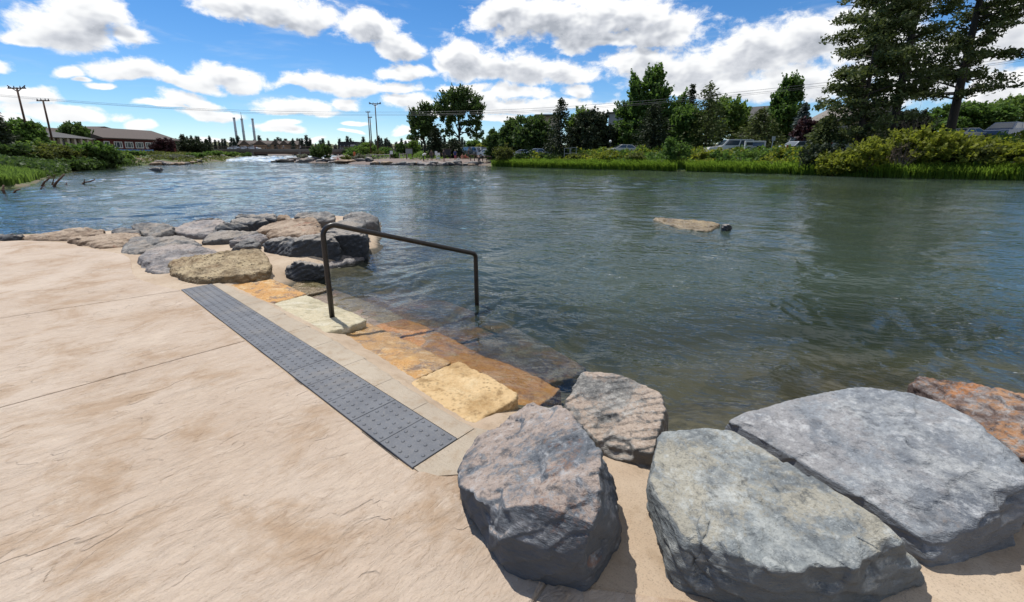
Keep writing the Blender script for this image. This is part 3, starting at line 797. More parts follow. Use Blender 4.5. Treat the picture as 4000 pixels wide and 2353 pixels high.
def flat(z, pts, keep=0.25):
    """points of one broken face: the rays through them meet the plane that fits their heights best"""
    P = np.array([G(*z(x, y), h) for x, y, h in pts])
    A = np.c_[P[:, 0], P[:, 1], np.ones(len(P))]
    a, b, c = np.linalg.lstsq(A, P[:, 2], rcond=None)[0]
    out = []
    for (x, y, h), p in zip(pts, P):
        r = ray(*z(x, y))
        t = (c - CAM_H) / (r[2] - a * r[0] - b * r[1])
        q = r * t + np.array([0, 0, CAM_H])
        out.append(q * (1 - keep) + p * keep)
    return out
def skirt(pts, zb, s=0.92, sel=lambda p: True):
    A = np.asarray(pts); c = A[:, :2].mean(0)
    return [np.array([*(c + (q[:2] - c) * s), zb]) for q in A if sel(q)]

def near_boulders():
    g = 'boulders beside the steps'
    top = flat(zB, [(480, 165, .25), (560, 162, .28), (650, 165, .295), (740, 200, .315), (825, 310, .345), (960, 490, .40), (935, 600, .40), (945, 720, .40), (770, 775, .375), (600, 800, .345), (450, 830, .32), (290, 860, .28), (380, 235, .225), (150, 380, .165), (75, 480, .145), (20, 600, .14), (35, 720, .165)], .1)
    front = flat(zB, [(950, 770, .40), (450, 850, .315), (235, 890, .24), (290, 1040, .18), (560, 1105, .195), (830, 1180, .205), (900, 1000, .31)], .2)
    low = W(zB, [(340, 1125, .10), (590, 1285, -.01), (720, 1315, -.01), (872, 1368, -.01), (130, 860, .06), (215, 950, .03), (40, 740, .05),
                 (1060, 715, .07), (1000, 790, .08), (1100, 985, .05), (1100, 1070, -.01), (1000, 1240, -.02), (900, 1372, -.02)])
    make_rock('boulder', 'pink-topped grey boulder nearest the end of the tactile strip', [top + front + low + skirt(low, -.10, .95)], RM['pink'], 0.0070, 5, 26, 0.014, 0.0035, 0.0065, 0.0018, fspan=.09, group=g, smooth_it=0)
    top = flat(z8, [(630, 50, .2), (700, 62, .21), (780, 70, .22), (880, 110, .22), (965, 150, .22), (985, 220, .2), (945, 320, .15), (932, 390, .09), (880, 396, .06), (760, 380, .05), (690, 345, .06), (640, 305, .07), (590, 255, .08), (555, 195, .1), (600, 110, .17)], .15)
    low = W(z8, [(1000, 260, -.12), (990, 310, -.12), (942, 376, -.02), (880, 405, .0), (760, 392, .0), (690, 358, .01)])
    make_rock('boulder', 'squarish speckled boulder standing at the water beyond the pink-topped one', [top + low + skirt(top, -.5, 1.03)], RM['speck'], 0.0080, 8, 22, 0.014, 0.004, 0.006, 0.0022, fspan=.10, group=g, smooth_it=0)
    top = flat(zR, [(150, 375, .25), (250, 365, .26), (350, 362, .265), (450, 378, .27), (590, 385, .28), (700, 490, .28), (860, 580, .285), (1190, 775, .28), (1370, 860, .275), (1500, 930, .27), (1640, 1040, .26), (1715, 1112, .25),
               (1480, 1160, .24), (1400, 1230, .23), (1320, 1270, .225), (1050, 1290, .215), (850, 1270, .21), (600, 1190, .21), (480, 1150, .21), (350, 1110, .205), (200, 1000, .21), (150, 880, .215), (80, 720, .22), (95, 550, .235), (110, 460, .24)], .12)
    low = W(zR, [(45, 800, .08), (40, 890, .03), (100, 1130, .0), (180, 1330, -.01), (260, 1415, -.02), (550, 1490, -.02), (750, 1540, -.02), (1100, 1560, -.02), (1480, 1500, -.02), (1560, 1410, -.02), (1640, 1350, -.01), (1840, 1338, -.01), (1760, 1200, .08)])
    make_rock('boulder', 'large greenish grey slab boulder with a dark broken front edge', [top + low + skirt(top, -.12, .85)], RM['slate'], 0.0075, 12, 34, 0.016, 0.004, 0.0085, 0.0020, fspan=.08, group=g, strat=(0.2, -0.35, 0.9), smooth_it=0)
    top = flat(zR, [(700, 262, .16), (950, 190, .2), (1330, 110, .25), (1440, 100, .27), (1560, 150, .28), (1800, 155, .32), (1960, 210, .34), (2100, 280, .36), (2180, 420, .35), (2260, 560, .34), (2340, 640, .33), (2425, 720, .31),
               (2340, 785, .25), (2200, 905, .17), (2050, 1040, .07), (1900, 1088, .03), (900, 320, .19), (1010, 500, .16), (1230, 640, .13), (1480, 840, .09), (2600, 700, .34)], .1)
    low = W(zR, [(535, 355, .10), (560, 340, .12), (1740, 1100, .01), (620, 410, .0), (1000, 650, .0), (1250, 800, .0), (1550, 970, .0), (2462, 965, .0), (2600, 900, .0), (2100, 1078, .0)])
    make_rock('boulder', 'broad smooth blue-grey boulder sloping down at the right edge', [top + low + skirt(top + low, -.3, .9)], RM['blue'], 0.0080, 21, 26, 0.016, 0.004, 0.008, 0.0014, fspan=.08, group=g, strat=(-0.3, 0.15, 0.93), smooth_it=0)
    top = flat(zR, [(1730, 62, .15), (1760, 38, .18), (1900, 30, .23), (2100, 70, .28), (2300, 125, .32), (2462, 150, .34), (2700, 200, .36), (2700, 600, .28), (2500, 650, .22), (2300, 500, .22), (1780, 120, .1), (1850, 170, .12), (2000, 220, .15), (2250, 340, .2)], .3)
    make_rock('boulder', 'rusty brown and orange stained boulder behind the broad blue-grey one', [top + skirt(top, -.5, 1.0)], RM['rust'], 0.0105, 33, 14, 0.016, 0.012, 0.010, 0.004, group=g, smooth_it=0)
near_boulders()

def pile():
    g = 'rocks piled on the spit'
    def r(label, z, pts, mat, base=(), seed=1, zb=-0.35, vox=0.03, facets=10, fd=0.022, ledge=0.016, s=0.95, plane=True):
        cx = sum(q[0] for q in pts) / len(pts); cy = sum(q[1] for q in pts) / len(pts); ex = 1.0 if base else 1.13
        hs = lambda q: [(cx + (x - cx) * ex, cy + (y - cy) * ex, h * .58 if h > 0 else h) for x, y, h in q]
        p = flat(z, hs(pts), .3) if plane else W(z, hs(pts)); b = W(z, hs(base))
        make_rock('rock', label, [p + b + skirt(p + b, zb, s)], RM[mat], vox, seed, facets, fd, 0.014, ledge, 0.006, cat='rock', group=g, smooth_it=0)
    f = lambda x, y: (x, y)
    r('tan pitted rock at the head of the tactile strip', f, [(654, 1023, .12), (670, 1015, .14), (755, 1016, .17), (832, 1007, .2), (890, 996, .24), (958, 977, .31), (1014, 974, .31), (1043, 1001, .26), (1059, 1037, .14), (700, 1070, .11), (770, 1085, .11), (865, 1083, .12), (960, 1075, .12), (1040, 1060, .10)], 'tan',
      [(655, 1071, 0), (701, 1088, 0), (766, 1109, 0), (865, 1106, 0), (960, 1096, -.01), (1043, 1088, -.03), (1060, 1066, -.03)], 41, vox=.018, plane=False)
    r('pale lilac grey rock left of the tan pitted rock', z3, [(450, 920, .13), (560, 860, .16), (750, 760, .22), (1000, 720, .25), (1250, 705, .27), (1500, 740, .25), (1750, 800, .2), (1870, 860, .13), (1900, 890, .07), (1770, 945, .07), (1400, 985, .1), (930, 1100, .1), (560, 1050, .12), (500, 1000, .12)], 'lilac',
      [(405, 960, .04), (510, 1150, 0), (560, 1190, 0), (700, 1235, 0), (930, 1225, 0), (1850, 940, 0)], 42, vox=.02)
    r('long wavy grey rock behind the pale lilac one', z3, [(110, 800, .03), (170, 750, .1), (230, 620, .2), (330, 560, .25), (480, 570, .25), (680, 600, .24), (900, 540, .28), (1150, 520, .3), (1350, 560, .28), (1560, 680, .18), (1500, 720, .14), (1250, 700, .16), (850, 760, .14), (620, 800, .1), (440, 830, .1), (310, 790, .09)], 'grey',
      [(110, 860, 0), (280, 885, 0), (440, 890, 0), (620, 815, 0)], 43, vox=.024)
    r('brown-sided rock bordering the curved pavement edge', zL, [(870, 250, .09), (920, 215, .16), (1100, 200, .2), (1400, 195, .22), (1650, 185, .25), (1800, 160, .28), (1850, 190, .25), (1650, 240, .15), (1450, 270, .14), (1200, 300, .11), (1000, 280, .1)], 'red',
      [(880, 290, 0), (1050, 335, 0), (1200, 355, 0), (1340, 375, 0), (1620, 350, 0)], 44)
    r('long tan and orange slab at the far left of the spit', zL, [(140, 255, .01), (350, 205, .12), (700, 180, .16), (850, 145, .22), (950, 100, .3), (1150, 90, .32), (1380, 115, .3), (1410, 190, .15), (1150, 200, .14), (900, 210, .1), (700, 225, .08), (400, 235, .06)], 'red',
      [(150, 262, 0), (450, 268, 0), (830, 275, 0), (1400, 205, .03)], 45)
    r('low dark rock at the left edge of the photograph', zL, [(0, 200, .16), (60, 175, .2), (200, 175, .2), (330, 195, .12), (250, 225, .1), (0, 235, .06), (-80, 190, .16)], 'dark', [(0, 255, 0), (130, 256, 0), (-100, 250, 0)], 46)
    r('flat greenish block between the brown-sided rock and the water', zL, [(1490, 118, .3), (1700, 105, .32), (1840, 125, .3), (1850, 160, .22), (1700, 170, .16), (1490, 182, .14)], 'grey', [(1490, 195, .0), (1840, 205, 0)], 47, zb=-.5)
    r('flat-topped grey rock with a dark undercut at the water side', z3, [(250, 400, .3), (400, 320, .38), (850, 335, .38), (960, 350, .38), (1070, 410, .3), (1000, 450, .25), (800, 540, .14), (670, 580, .08), (440, 510, .14), (480, 420, .28)], 'grey', [(670, 605, 0), (440, 530, 0), (1000, 490, 0)], 48, zb=-.5)
    r('wide pale pinkish rock at the back left of the spit', z3, [(1080, 420, .25), (1300, 330, .34), (1500, 290, .36), (1850, 260, .38), (2000, 290, .35), (1810, 450, .2), (1650, 550, .13), (1400, 540, .13), (1150, 440, .18), (1000, 480, .12)], 'lilac', [(1420, 570, 0), (1600, 585, 0), (1000, 500, 0)], 49, zb=-.5)
    r('thin dark rock edging the water behind the wide pinkish one', z3, [(1210, 352, .12), (1500, 282, .22), (1700, 250, .28), (1900, 262, .25), (1700, 300, .1), (1400, 330, .05)], 'dark', [], 50, zb=-.5)
    r('square grey block in the middle of the spit', z3, [(1795, 362, .35), (1920, 330, .39), (2300, 330, .39), (2390, 350, .36), (2200, 440, .22), (1800, 440, .22)], 'dark', [(1800, 455, .08), (2200, 460, .08)], 51, zb=-.3)
    r('long block with a pale top behind the square grey block', z4, [(20, 320, .36), (200, 303, .41), (560, 310, .42), (590, 350, .38), (420, 390, .26), (250, 390, .24), (0, 370, .3)], 'dark', [], 52, zb=-.3)
    r('low dark rock furthest back beside the open water', z4, [(100, 290, .35), (200, 250, .42), (480, 236, .46), (700, 242, .46), (740, 310, .32), (300, 295, .28)], 'dark', [], 53, zb=-.5)
    r('small reddish rock wedged in the back row', z4, [(740, 320, .3), (800, 250, .44), (930, 245, .44), (990, 310, .32), (900, 322, .26)], 'red', [], 54, zb=-.5)
    r('rounded pale grey rock at the back of the spit', z4, [(1000, 290, .36), (1060, 220, .46), (1350, 190, .52), (1600, 190, .52), (1720, 250, .44), (1700, 330, .3), (1570, 362, .22), (1400, 320, .28), (1150, 300, .3)], 'grey', [(1570, 370, .1)], 55, zb=-.5)
    r('jagged rock at the far tip of the spit', z4, [(1760, 270, .4), (2000, 215, .47), (2150, 205, .5), (2300, 250, .43), (2420, 300, .35), (2430, 380, .18), (2200, 380, .2), (1850, 300, .32)], 'grey', [(2430, 440, -.15), (2250, 440, -.15)], 56, zb=-.6)
    r('red and tan rounded rock in the middle of the pile', z4, [(430, 500, .14), (600, 400, .3), (900, 330, .4), (1300, 310, .44), (1380, 340, .42), (1440, 430, .25), (1200, 430, .28), (850, 440, .28), (660, 480, .2), (500, 512, .14)], 'red', [], 57, zb=-.2)
    r('pale tan flat rock in front of the red and tan one', z4, [(640, 560, .12), (700, 500, .25), (900, 440, .33), (1300, 440, .36), (1440, 470, .32), (1450, 570, .2), (1100, 580, .2), (850, 620, .08), (700, 610, .08)], 'red', [], 58, zb=-.2)
    r('grey rock with a notched edge left of the big dark one', z4, [(0, 690, .16), (150, 600, .3), (380, 550, .34), (550, 590, .28), (585, 650, .15), (490, 690, .1), (400, 650, .16), (200, 660, .14)], 'lilac', [], 59, zb=-.2, vox=.024)
    r('low grey rock just behind the tan pitted one', z4, [(170, 700, .2), (300, 630, .28), (400, 640, .26), (510, 740, .12), (450, 790, .06), (100, 790, .08), (0, 760, .1)], 'grey', [(0, 835, 0), (150, 835, 0), (500, 792, 0)], 60, zb=-.2, vox=.024)
    r('long narrow striped rock in the middle of the pile', z3, [(1620, 600, .14), (1780, 470, .28), (2500, 480, .32), (2510, 520, .26), (2250, 560, .18), (1600, 680, .06)], 'grey', [], 61, zb=-.2)
    r('big black-faced rock with a pale top beside the near rail post', z4, [(500, 770, .12), (590, 690, .28), (700, 680, .31), (900, 692, .35), (1150, 690, .40), (1370, 590, .50), (1500, 560, .52), (1620, 560, .51), (1700, 600, .45), (1780, 740, .25), (1810, 830, .02), (700, 640, .33), (1200, 600, .46)], 'dark',
      [(520, 830, 0), (740, 852, 0), (880, 940, -.02), (1010, 1010, -.06), (1280, 1038, -.13), (1520, 960, -.16), (1640, 900, -.16), (1800, 872, -.16)], 62, zb=-.3, vox=.02, ledge=.014, plane=False)
    r('square black-faced block at the water end of the spit', z4, [(1530, 500, .5), (1700, 490, .52), (2200, 490, .53), (2245, 560, .46), (1680, 600, .42), (1850, 515, .5), (2190, 510, .51), (1760, 700, .2), (2250, 640, .1)], 'dark', [(2232, 797, -.16), (1820, 792, -.16)], 63, zb=-.3, vox=.02, ledge=.012, plane=False)
    r('flat light grey rock just behind the top bend of the rail', z4, [(1610, 430, .45), (1700, 400, .48), (1900, 320, .51), (2150, 310, .51), (2190, 400, .42), (2050, 465, .38), (1650, 470, .38)], 'grey', [], 64, zb=-.3)
    r('small black wet rock at the waterline by the rail', z4, [(885, 1150, .02), (960, 1060, .12), (1130, 990, .2), (1230, 1020, .16), (1400, 1085, .05), (1560, 1100, -.02)], 'dark', [(890, 1190, -.1), (980, 1240, -.15), (1240, 1245, -.16), (1500, 1155, -.17)], 65, zb=-.4, vox=.018, plane=False)
    r('low flat pinkish rock awash beneath the square black block', z4, [(1320, 1050, -.10), (1530, 960, -.08), (1850, 890, -.09), (2220, 870, -.13), (2200, 940, -.15), (1900, 1040, -.14), (1550, 1110, -.13)], 'lilac', [], 66, zb=-.5, vox=.02)
    # a rock breaking the surface out in the river, and its small dark neighbour
    zw = Zm(2500, 820, 6.3)
    def r2(label, z, pts, mat, seed, zb=-.7, vox=.025):
        p = W(z, pts); make_rock('rock', label, [p + skirt(p, zb, 1.05)], RM[mat], vox, seed, 10, .02, .015, .02, .006, cat='rock', group='rocks out in the river')
    r2('flat tan ridged rock breaking the surface in mid river', zw, [(300, 235, -.165), (450, 200, -.14), (700, 255, -.115), (1000, 265, -.10), (1500, 318, -.10), (1900, 308, -.10), (1985, 350, -.115), (1850, 450, -.145), (1700, 530, -.165), (1000, 440, -.155), (650, 345, -.165)], 'tan', 70)
    r2('small black rock beside the flat tan rock in the river', zw, [(1990, 400, -.08), (2060, 375, -.03), (2180, 370, -.03), (2280, 415, -.14), (2000, 435, -.15)], 'dark', 71, vox=.015)
    r2('low dark rock in the far left water', Zm(0, 300, 2.47), [(1425, 886, -.1), (1480, 878, .2), (1540, 877, .25), (1585, 888, -.1), (1500, 893, -.1)], 'dark', 72, vox=.08)
pile()

# ---------------------------------------------------------------- flagstone steps
def slab(label, quad, z, thick, mat, seed, wob=0.012, tilt=None, group='flagstone steps', vox=0.0105, jit=0.018):
    """quad: photo pixels of the corners of the upper face (list), at height z"""
    q0 = [G(*q, z if np.isscalar(z) else z[k]) for k, q in enumerate(quad)]
    rs = np.random.RandomState(seed); top = []
    for k in range(len(q0)):
        a, b = q0[k], q0[(k + 1) % len(q0)]; e = b - a; nrm = np.array([e[1], -e[0], 0]); nrm /= np.linalg.norm(nrm)
        if nrm @ (a - np.mean(q0, 0)) < 0: nrm = -nrm
        top += [a] + [a + e * t + nrm * rs.uniform(0.0, jit) for t in (.22, .47, .75)]
    bot = [np.array([q[0], q[1], q[2] - thick]) + np.append(rs.normal(0, .012, 2), 0) for q in top]
    make_rock('stone_slab', label, [top + bot], RM[mat], vox, seed, 7, 0.006, wob * 0.25, wob * 0.35, 0.0022, cat='stone step', group=group, strat=(0.1, 0.1, 1.0), smooth_it=0)
slab('mottled yellow flagstone step furthest up by the tan pitted rock', [(868, 1114), (1030, 1080), (1197, 1149), (1050, 1189)], (-.03, -.045, -.05, -.035), .2, 'mottle', 81)
slab('pale cream flagstone step holding the near rail post', [(1048, 1190), (1197, 1153), (1434, 1250), (1260, 1304)], (-.035, -.05, -.05, -.035), .24, 'cream', 82)
slab('mottled orange flagstone step half awash below the rail post', [(1266, 1318), (1436, 1262), (1764, 1416), (1576, 1502)], (-.10, -.135, -.115, -.075), .22, 'mottle', 83)
slab('clean yellow flagstone step next to the pink-topped boulder', [(1578, 1506), (1792, 1411), (2022, 1538), (2010, 1560), (1836, 1662)], (-.045, -.06, -.06, -.05, -.03), .2, 'yellow', 84)
slab('sunken rust orange slab under clear water beside the yellow step', [(1745, 1440), (1890, 1395), (2192, 1520), (2030, 1608)], (-.215, -.24, -.225, -.205), .3, 'orange', 85, jit=.06)
slab('sunken brown mottled slab under water below the orange step', [(1430, 1285), (1580, 1245), (1900, 1398), (1740, 1445)], (-.22, -.245, -.245, -.215), .3, 'orange', 86, jit=.06)
slab('sunken greyish slab under water below the cream step', [(1180, 1160), (1290, 1125), (1580, 1243), (1425, 1280)], (-.215, -.24, -.25, -.225), .3, 'red', 87, jit=.06)
slab('long deeper brown slab under water carrying the far rail post', [(1330, 1178), (1560, 1120), (1980, 1265), (2290, 1440), (2120, 1500), (1720, 1340)], (-.42, -.47, -.50, -.50, -.45, -.42), .4, 'rust', 89, jit=.07)
slab('sunken tan slab under water at the top of the steps', [(1035, 1095), (1170, 1085), (1300, 1125), (1190, 1155)], (-.16, -.175, -.20, -.18), .3, 'tan', 88)
# ---------------------------------------------------------------- handrail
def build_rail():
    m, N = newmat('bronze_black_paint')
    tc = coords(N); n = N.noise(tc, 30.0, 5.0, 0.7)
    c = N.mix(N.ss(n, 0.35, 0.75), (0.011, 0.009, 0.007), (0.030, 0.023, 0.018))
    b = N.n('ShaderNodeBsdfPrincipled', None, Base_Color=c, Roughness=N.ss(n, 0.3, 0.7, 0.30, 0.5)); b.inputs['Specular IOR Level'].default_value = 0.5
    N.put(b.inputs['Normal'], N.bump(n, 0.12, 0.002)); N.out(b)
    a = G(1298, 1241, -.045); z1 = D(1275, 870, a[1])[2]
    bb = G(1863, 1175, WATER); z2 = D(1856, 992, bb[1])[2]
    A0 = np.array([a[0], a[1], -0.06]); A1 = np.array([a[0] - 0.01, a[1], z1]); B1 = np.array([bb[0] - .005, bb[1], z2]); B0 = np.array([bb[0], bb[1], -0.50])
    def fillet(P, Q, S, rad, n=9):
        u = (P - Q) / np.linalg.norm(P - Q); v = (S - Q) / np.linalg.norm(S - Q)
        ang = math.acos(np.clip(u @ v, -1, 1)); t = rad / math.tan(ang / 2)
        p0, p1 = Q + u * t, Q + v * t
        c = Q + (u + v) / np.linalg.norm(u + v) * rad / math.sin(ang / 2)
        out = []
        e0 = (p0 - c) / rad; e1 = (p1 - c) / rad; om = math.acos(np.clip(e0 @ e1, -1, 1))
        for k in range(n):
            s = k / (n - 1); out.append(c + rad * (math.sin((1 - s) * om) * e0 + math.sin(s * om) * e1) / math.sin(om))
        return out
    path = [A0, A0 + (A1 - A0) * .4] + fillet(A0, A1, B1, .095) + [A1 + (B1 - A1) * .35, A1 + (B1 - A1) * .6] + fillet(A1, B1, B0, .06) + [B1 + (B0 - B1) * .5, B0]
    root = empty('handrail', A0, 'bent dark bronze pipe handrail stepping down into the water', 'handrail')
    MB().tube(np.array(path) - A0, 0.0255, 20).obj('rail_pipe', m, root, smooth=True)
    mb = MB().tube([(0, 0, -0.01), (0, 0, 0.022)], 0.0275, 20)
    mb.obj('grout_collar', M_BAND, root)
build_rail()
# ---------------------------------------------------------------- water
def build_water():
    m, N = newmat('river_water')
    p = worldpos(N)
    pr = N.aniso(p, R(-24), 0.55, 1.0)
    a = N.noise(pr, 5.5, 3.0, 0.55, 0.7); b = N.noise(pr, 19.0, 2.0, 0.5, 0.4); c = N.noise(N.aniso(p, R(-10), 0.45, 1.0), 1.5, 3.0, 0.5, 0.6)
    cal = N.ss(N.noise(p, 0.17, 3.0, 0.5), 0.36, 0.62, 0.55, 1.25)
    h = N.m('ADD', N.m('MULTIPLY', a, 0.55), N.m('ADD', N.m('MULTIPLY', b, 0.17), N.m('MULTIPLY', c, 1.1)))
    nb = N.n('ShaderNodeBump', None, Distance=0.085); N.put(nb.inputs['Strength'], N.m('MULTIPLY', cal, 0.55)); N.put(nb.inputs['Height'], h)
    nrm = nb.outputs[0]
    fr = N.n('ShaderNodeFresnel', None, IOR=1.333); N.put(fr.inputs['Normal'], nrm)
    gl = N.n('ShaderNodeBsdfGlossy', None, Color=(1, 1, 1), Roughness=0.02); N.put(gl.inputs['Normal'], nrm)
    tr = N.n('ShaderNodeBsdfTransparent', None, Color=(0.90, 0.93, 0.86))
    df = N.n('ShaderNodeBsdfDiffuse', None, Color=(0.044, 0.064, 0.048)); 
    dn = N.n('ShaderNodeAttribute', {'attribute_name': 'depth'}).outputs['Fac']
    turb = N.ss(dn, 0.05, 0.95, 0.03, 0.88)
    body = N.n('ShaderNodeMixShader'); N.put(body.inputs[0], turb); N.put(body.inputs[1], tr.outputs[0]); N.put(body.inputs[2], df.outputs[0])
    mx = N.n('ShaderNodeMixShader'); N.put(mx.inputs[0], fr.outputs[0]); N.put(mx.inputs[1], body.outputs[0]); N.put(mx.inputs[2], gl.outputs[0])
    # white water in the rapids
    fa = N.n('ShaderNodeAttribute', {'attribute_name': 'foam'}).outputs['Fac']
    fn = N.noise(N.aniso(p, R(-8), 0.16, 0.6), 1.0, 5.0, 0.7, 0.6)
    fm = N.ss(N.m('ADD', fn, N.m('SUBTRACT', fa, 1.0)), 0.40, 0.62)
    foam = N.n('ShaderNodeBsdfDiffuse', None, Color=(0.62, 0.68, 0.72))
    out = N.n('ShaderNodeMixShader'); N.put(out.inputs[0], fm); N.put(out.inputs[1], mx.outputs[0]); N.put(out.inputs[2], foam.outputs[0])
    N.out(out.outputs[0])
    na, nr = 620, 690
    a = np.linspace(R(-82), R(82), na); r = np.geomspace(1.9, 420, nr)
    A, RR = np.meshgrid(a, r)
    X, Y = RR * np.sin(A), RR * np.cos(A)
    rs = np.random.RandomState(9)
    P = np.stack([X, Y, 0 * X], -1).reshape(-1, 3)
    X32, Y32 = X.astype(np.float32), Y.astype(np.float32)
    warpx = (0.6 * fbm(P * 0.5, 2)).reshape(X.shape); warpy = (0.6 * fbm(P * 0.5 + 31, 2)).reshape(X.shape)
    calm = (0.75 + 0.9 * fbm(P * 0.09 + 7, 2)).reshape(X.shape).clip(0.3, 1.5)
    Xw, Yw = (X + warpx).astype(np.float32), (Y + warpy).astype(np.float32)
    Z = np.zeros_like(Xw); dr = RR * math.log(420 / 1.9) / nr
    for lam in np.geomspace(0.16, 3.2, 54):
        th = R(-58) + rs.normal(0, 0.75)
        k = 2 * math.pi / lam
        amp = 0.0135 * lam / (2 * math.pi) * rs.uniform(0.6, 1.3) * (2.0 if lam < 0.7 else 1.25)
        w = sstep(2.2, 4.5, lam / dr).astype(np.float32)
        ph = rs.uniform(0, 6.28)
        s = np.sin(np.float32(k) * (Xw * np.float32(math.cos(th)) + Yw * np.float32(math.sin(th))) + ph)
        Z += amp * w * (s - 0.5 * s * s)
    lz, dsh = land_z(X, Y)
    az_, dap = apron_z(X, Y)
    shal = sstep(0.0, 0.9, -dsh)
    Z = Z * calm * (0.9 + 0.1 * shal)
    foam = sstep(92, 100, Y) * (1 - sstep(150, 175, Y)) * sstep(-100, -86, X) 
    Z += foam * (0.22 * fbm(P * np.array([0.35, 0.8, 1]), 3)).reshape(X.shape)
    Z = Z + water_z(X, Y)
    bedz = np.maximum(lz, np.where(dap > -2.6, az_, -9))
    depth = Z - bedz
    V = np.stack([X, Y, Z], -1).reshape(-1, 3)
    i, j = np.meshgrid(np.arange(nr - 1), np.arange(na - 1), indexing='ij')
    F = np.stack([i * na + j, i * na + j + 1, (i + 1) * na + j + 1, (i + 1) * na + j], -1).reshape(-1, 4)
    keep = (depth > -0.35).ravel()
    F = F[keep[F].any(1)]
    used = np.unique(F); mp = np.full(len(V), -1); mp[used] = np.arange(len(used))
    o = onp('water', V[used], mp[F], m, smooth=True)
    for nm, arr in (('depth', depth), ('foam', foam)):
        at = o.data.attributes.new(nm, 'FLOAT', 'POINT'); at.data.foreach_set('value', arr.ravel()[used].astype(np.float32))
    tag(o, kind='structure')
build_water()
# ---------------------------------------------------------------- foliage
def leaf_mat(name, c1, c2, trans=0.25, rough=0.6):
    m, N = newmat(name)
    g = N.n('ShaderNodeNewGeometry'); tc = coords(N)
    n = N.noise(tc, 0.9, 3.0, 0.6)
    f = N.m('ADD', N.m('MULTIPLY', g.outputs['Random Per Island'], 0.6), N.m('MULTIPLY', N.ss(n, 0.3, 0.7), 0.4))
    c = N.mix(f, c1, c2)
    d = N.n('ShaderNodeBsdfPrincipled', None, Base_Color=c, Roughness=rough); d.inputs['Specular IOR Level'].default_value = 0.25
    t = N.n('ShaderNodeBsdfTranslucent', None, Color=N.mix(0.5, c, (c2[0] * 1.3, c2[1] * 1.4, c2[2] * 0.8)))
    mx = N.n('ShaderNodeMixShader'); mx.inputs[0].default_value = min(.5, trans * 1.35)
    N.put(mx.inputs[1], d.outputs[0]); N.put(mx.inputs[2], t.outputs[0]); N.out(mx.outputs[0]); return m
LM = {
 'cotton': leaf_mat('leaf_cottonwood', (0.032, 0.060, 0.019), (0.095, 0.150, 0.040), 0.3),
 'green': leaf_mat('leaf_green', (0.048, 0.096, 0.024), (0.130, 0.215, 0.050), 0.35),
 'light': leaf_mat('leaf_light_green', (0.075, 0.130, 0.028), (0.17, 0.25, 0.058), 0.38),
 'yellow': leaf_mat('leaf_yellow_green', (0.120, 0.145, 0.018), (0.28, 0.30, 0.045), 0.37),
 'olive': leaf_mat('leaf_olive', (0.062, 0.078, 0.020), (0.150, 0.165, 0.044), 0.3),
 'pine': leaf_mat('needle_pine', (0.046, 0.064, 0.022), (0.125, 0.150, 0.050), 0.2),
 'dark': leaf_mat('needle_dark', (0.018, 0.028, 0.014), (0.052, 0.070, 0.032), 0.12),
 'spruce': leaf_mat('needle_blue_spruce', (0.045, 0.065, 0.062), (0.12, 0.155, 0.15), 0.1),
 'purple': leaf_mat('leaf_purple', (0.020, 0.008, 0.012), (0.060, 0.024, 0.030), 0.2),
 'far': leaf_mat('needle_far', (0.026, 0.042, 0.034), (0.052, 0.072, 0.058), 0.1),
 'sage': leaf_mat('leaf_sage', (0.12, 0.13, 0.095), (0.22, 0.225, 0.17), 0.2),
 'grass': leaf_mat('blade_grass', (0.085, 0.155, 0.018), (0.21, 0.31, 0.05), 0.37),
 'twig': leaf_mat('dry_twig', (0.10, 0.075, 0.055), (0.22, 0.17, 0.13), 0.0),
}
M_BARK = simple_mat('bark_grey_brown', (0.085, 0.065, 0.048), 0.9, var=0.45, scale=9.0, bump=0.6)
M_BARK_D = simple_mat('bark_dark', (0.035, 0.028, 0.022), 0.9, var=0.4, scale=9.0, bump=0.6)
def cards(C, size, rs, asp=0.6, axis=None, spread=1.0):
    """leaf sprays: a rhombus for each centre; axis gives a preferred long direction"""
    n = len(C); C = np.asarray(C, float)
    u = rs.normal(size=(n, 3))
    if axis is not None: u = axis + spread * u * 0.5
    u /= np.linalg.norm(u, axis=1)[:, None]
    w = rs.normal(size=(n, 3)); v = np.cross(u, w); v /= np.linalg.norm(v, axis=1)[:, None] + 1e-9
    s = (size * rs.uniform(0.6, 1.35, n))[:, None]
    V = np.stack([C - u * s, C + v * s * asp, C + u * s, C - v * s * asp], 1).reshape(-1, 3)
    F = np.arange(4 * n).reshape(-1, 4)
    return V, F
def puffs(centers, radius, per, rs, flat=0.7):
    c = np.repeat(np.asarray(centers), per, 0)
    r = np.repeat(np.broadcast_to(radius, (len(centers),)), per)[:, None]
    d = rs.normal(size=c.shape); d /= np.linalg.norm(d, axis=1)[:, None]
    d = d * (rs.uniform(0, 1, (len(c), 1)) ** 0.45); d[:, 2] *= flat
    return c + d * r
def lobes_cloud(lobes, dens, rs, pr=0.5, per=22, thin=0.0):
    out = []
    for (cx, cy, cz, rx, ry, rz) in lobes:
        k = max(6, int(dens * (rx * ry + rx * rz + ry * rz)))
        d = rs.normal(size=(k, 3)); d /= np.linalg.norm(d, axis=1)[:, None]
        rr = rs.uniform(0.25, 1.0, (k, 1)) ** 0.5 * (1 + 0.16 * pn(d * 2.6 + rs.uniform(0, 40)))[:, None]
        out.append(np.array([cx, cy, cz]) + d * rr * np.array([rx, ry, rz]))
    C = np.concatenate(out)
    if thin: C = C[fbm(C * 0.45 + rs.uniform(0, 30), 2) > thin]
    return puffs(C, pr * rs.uniform(0.6, 1.3, len(C)), per, rs)
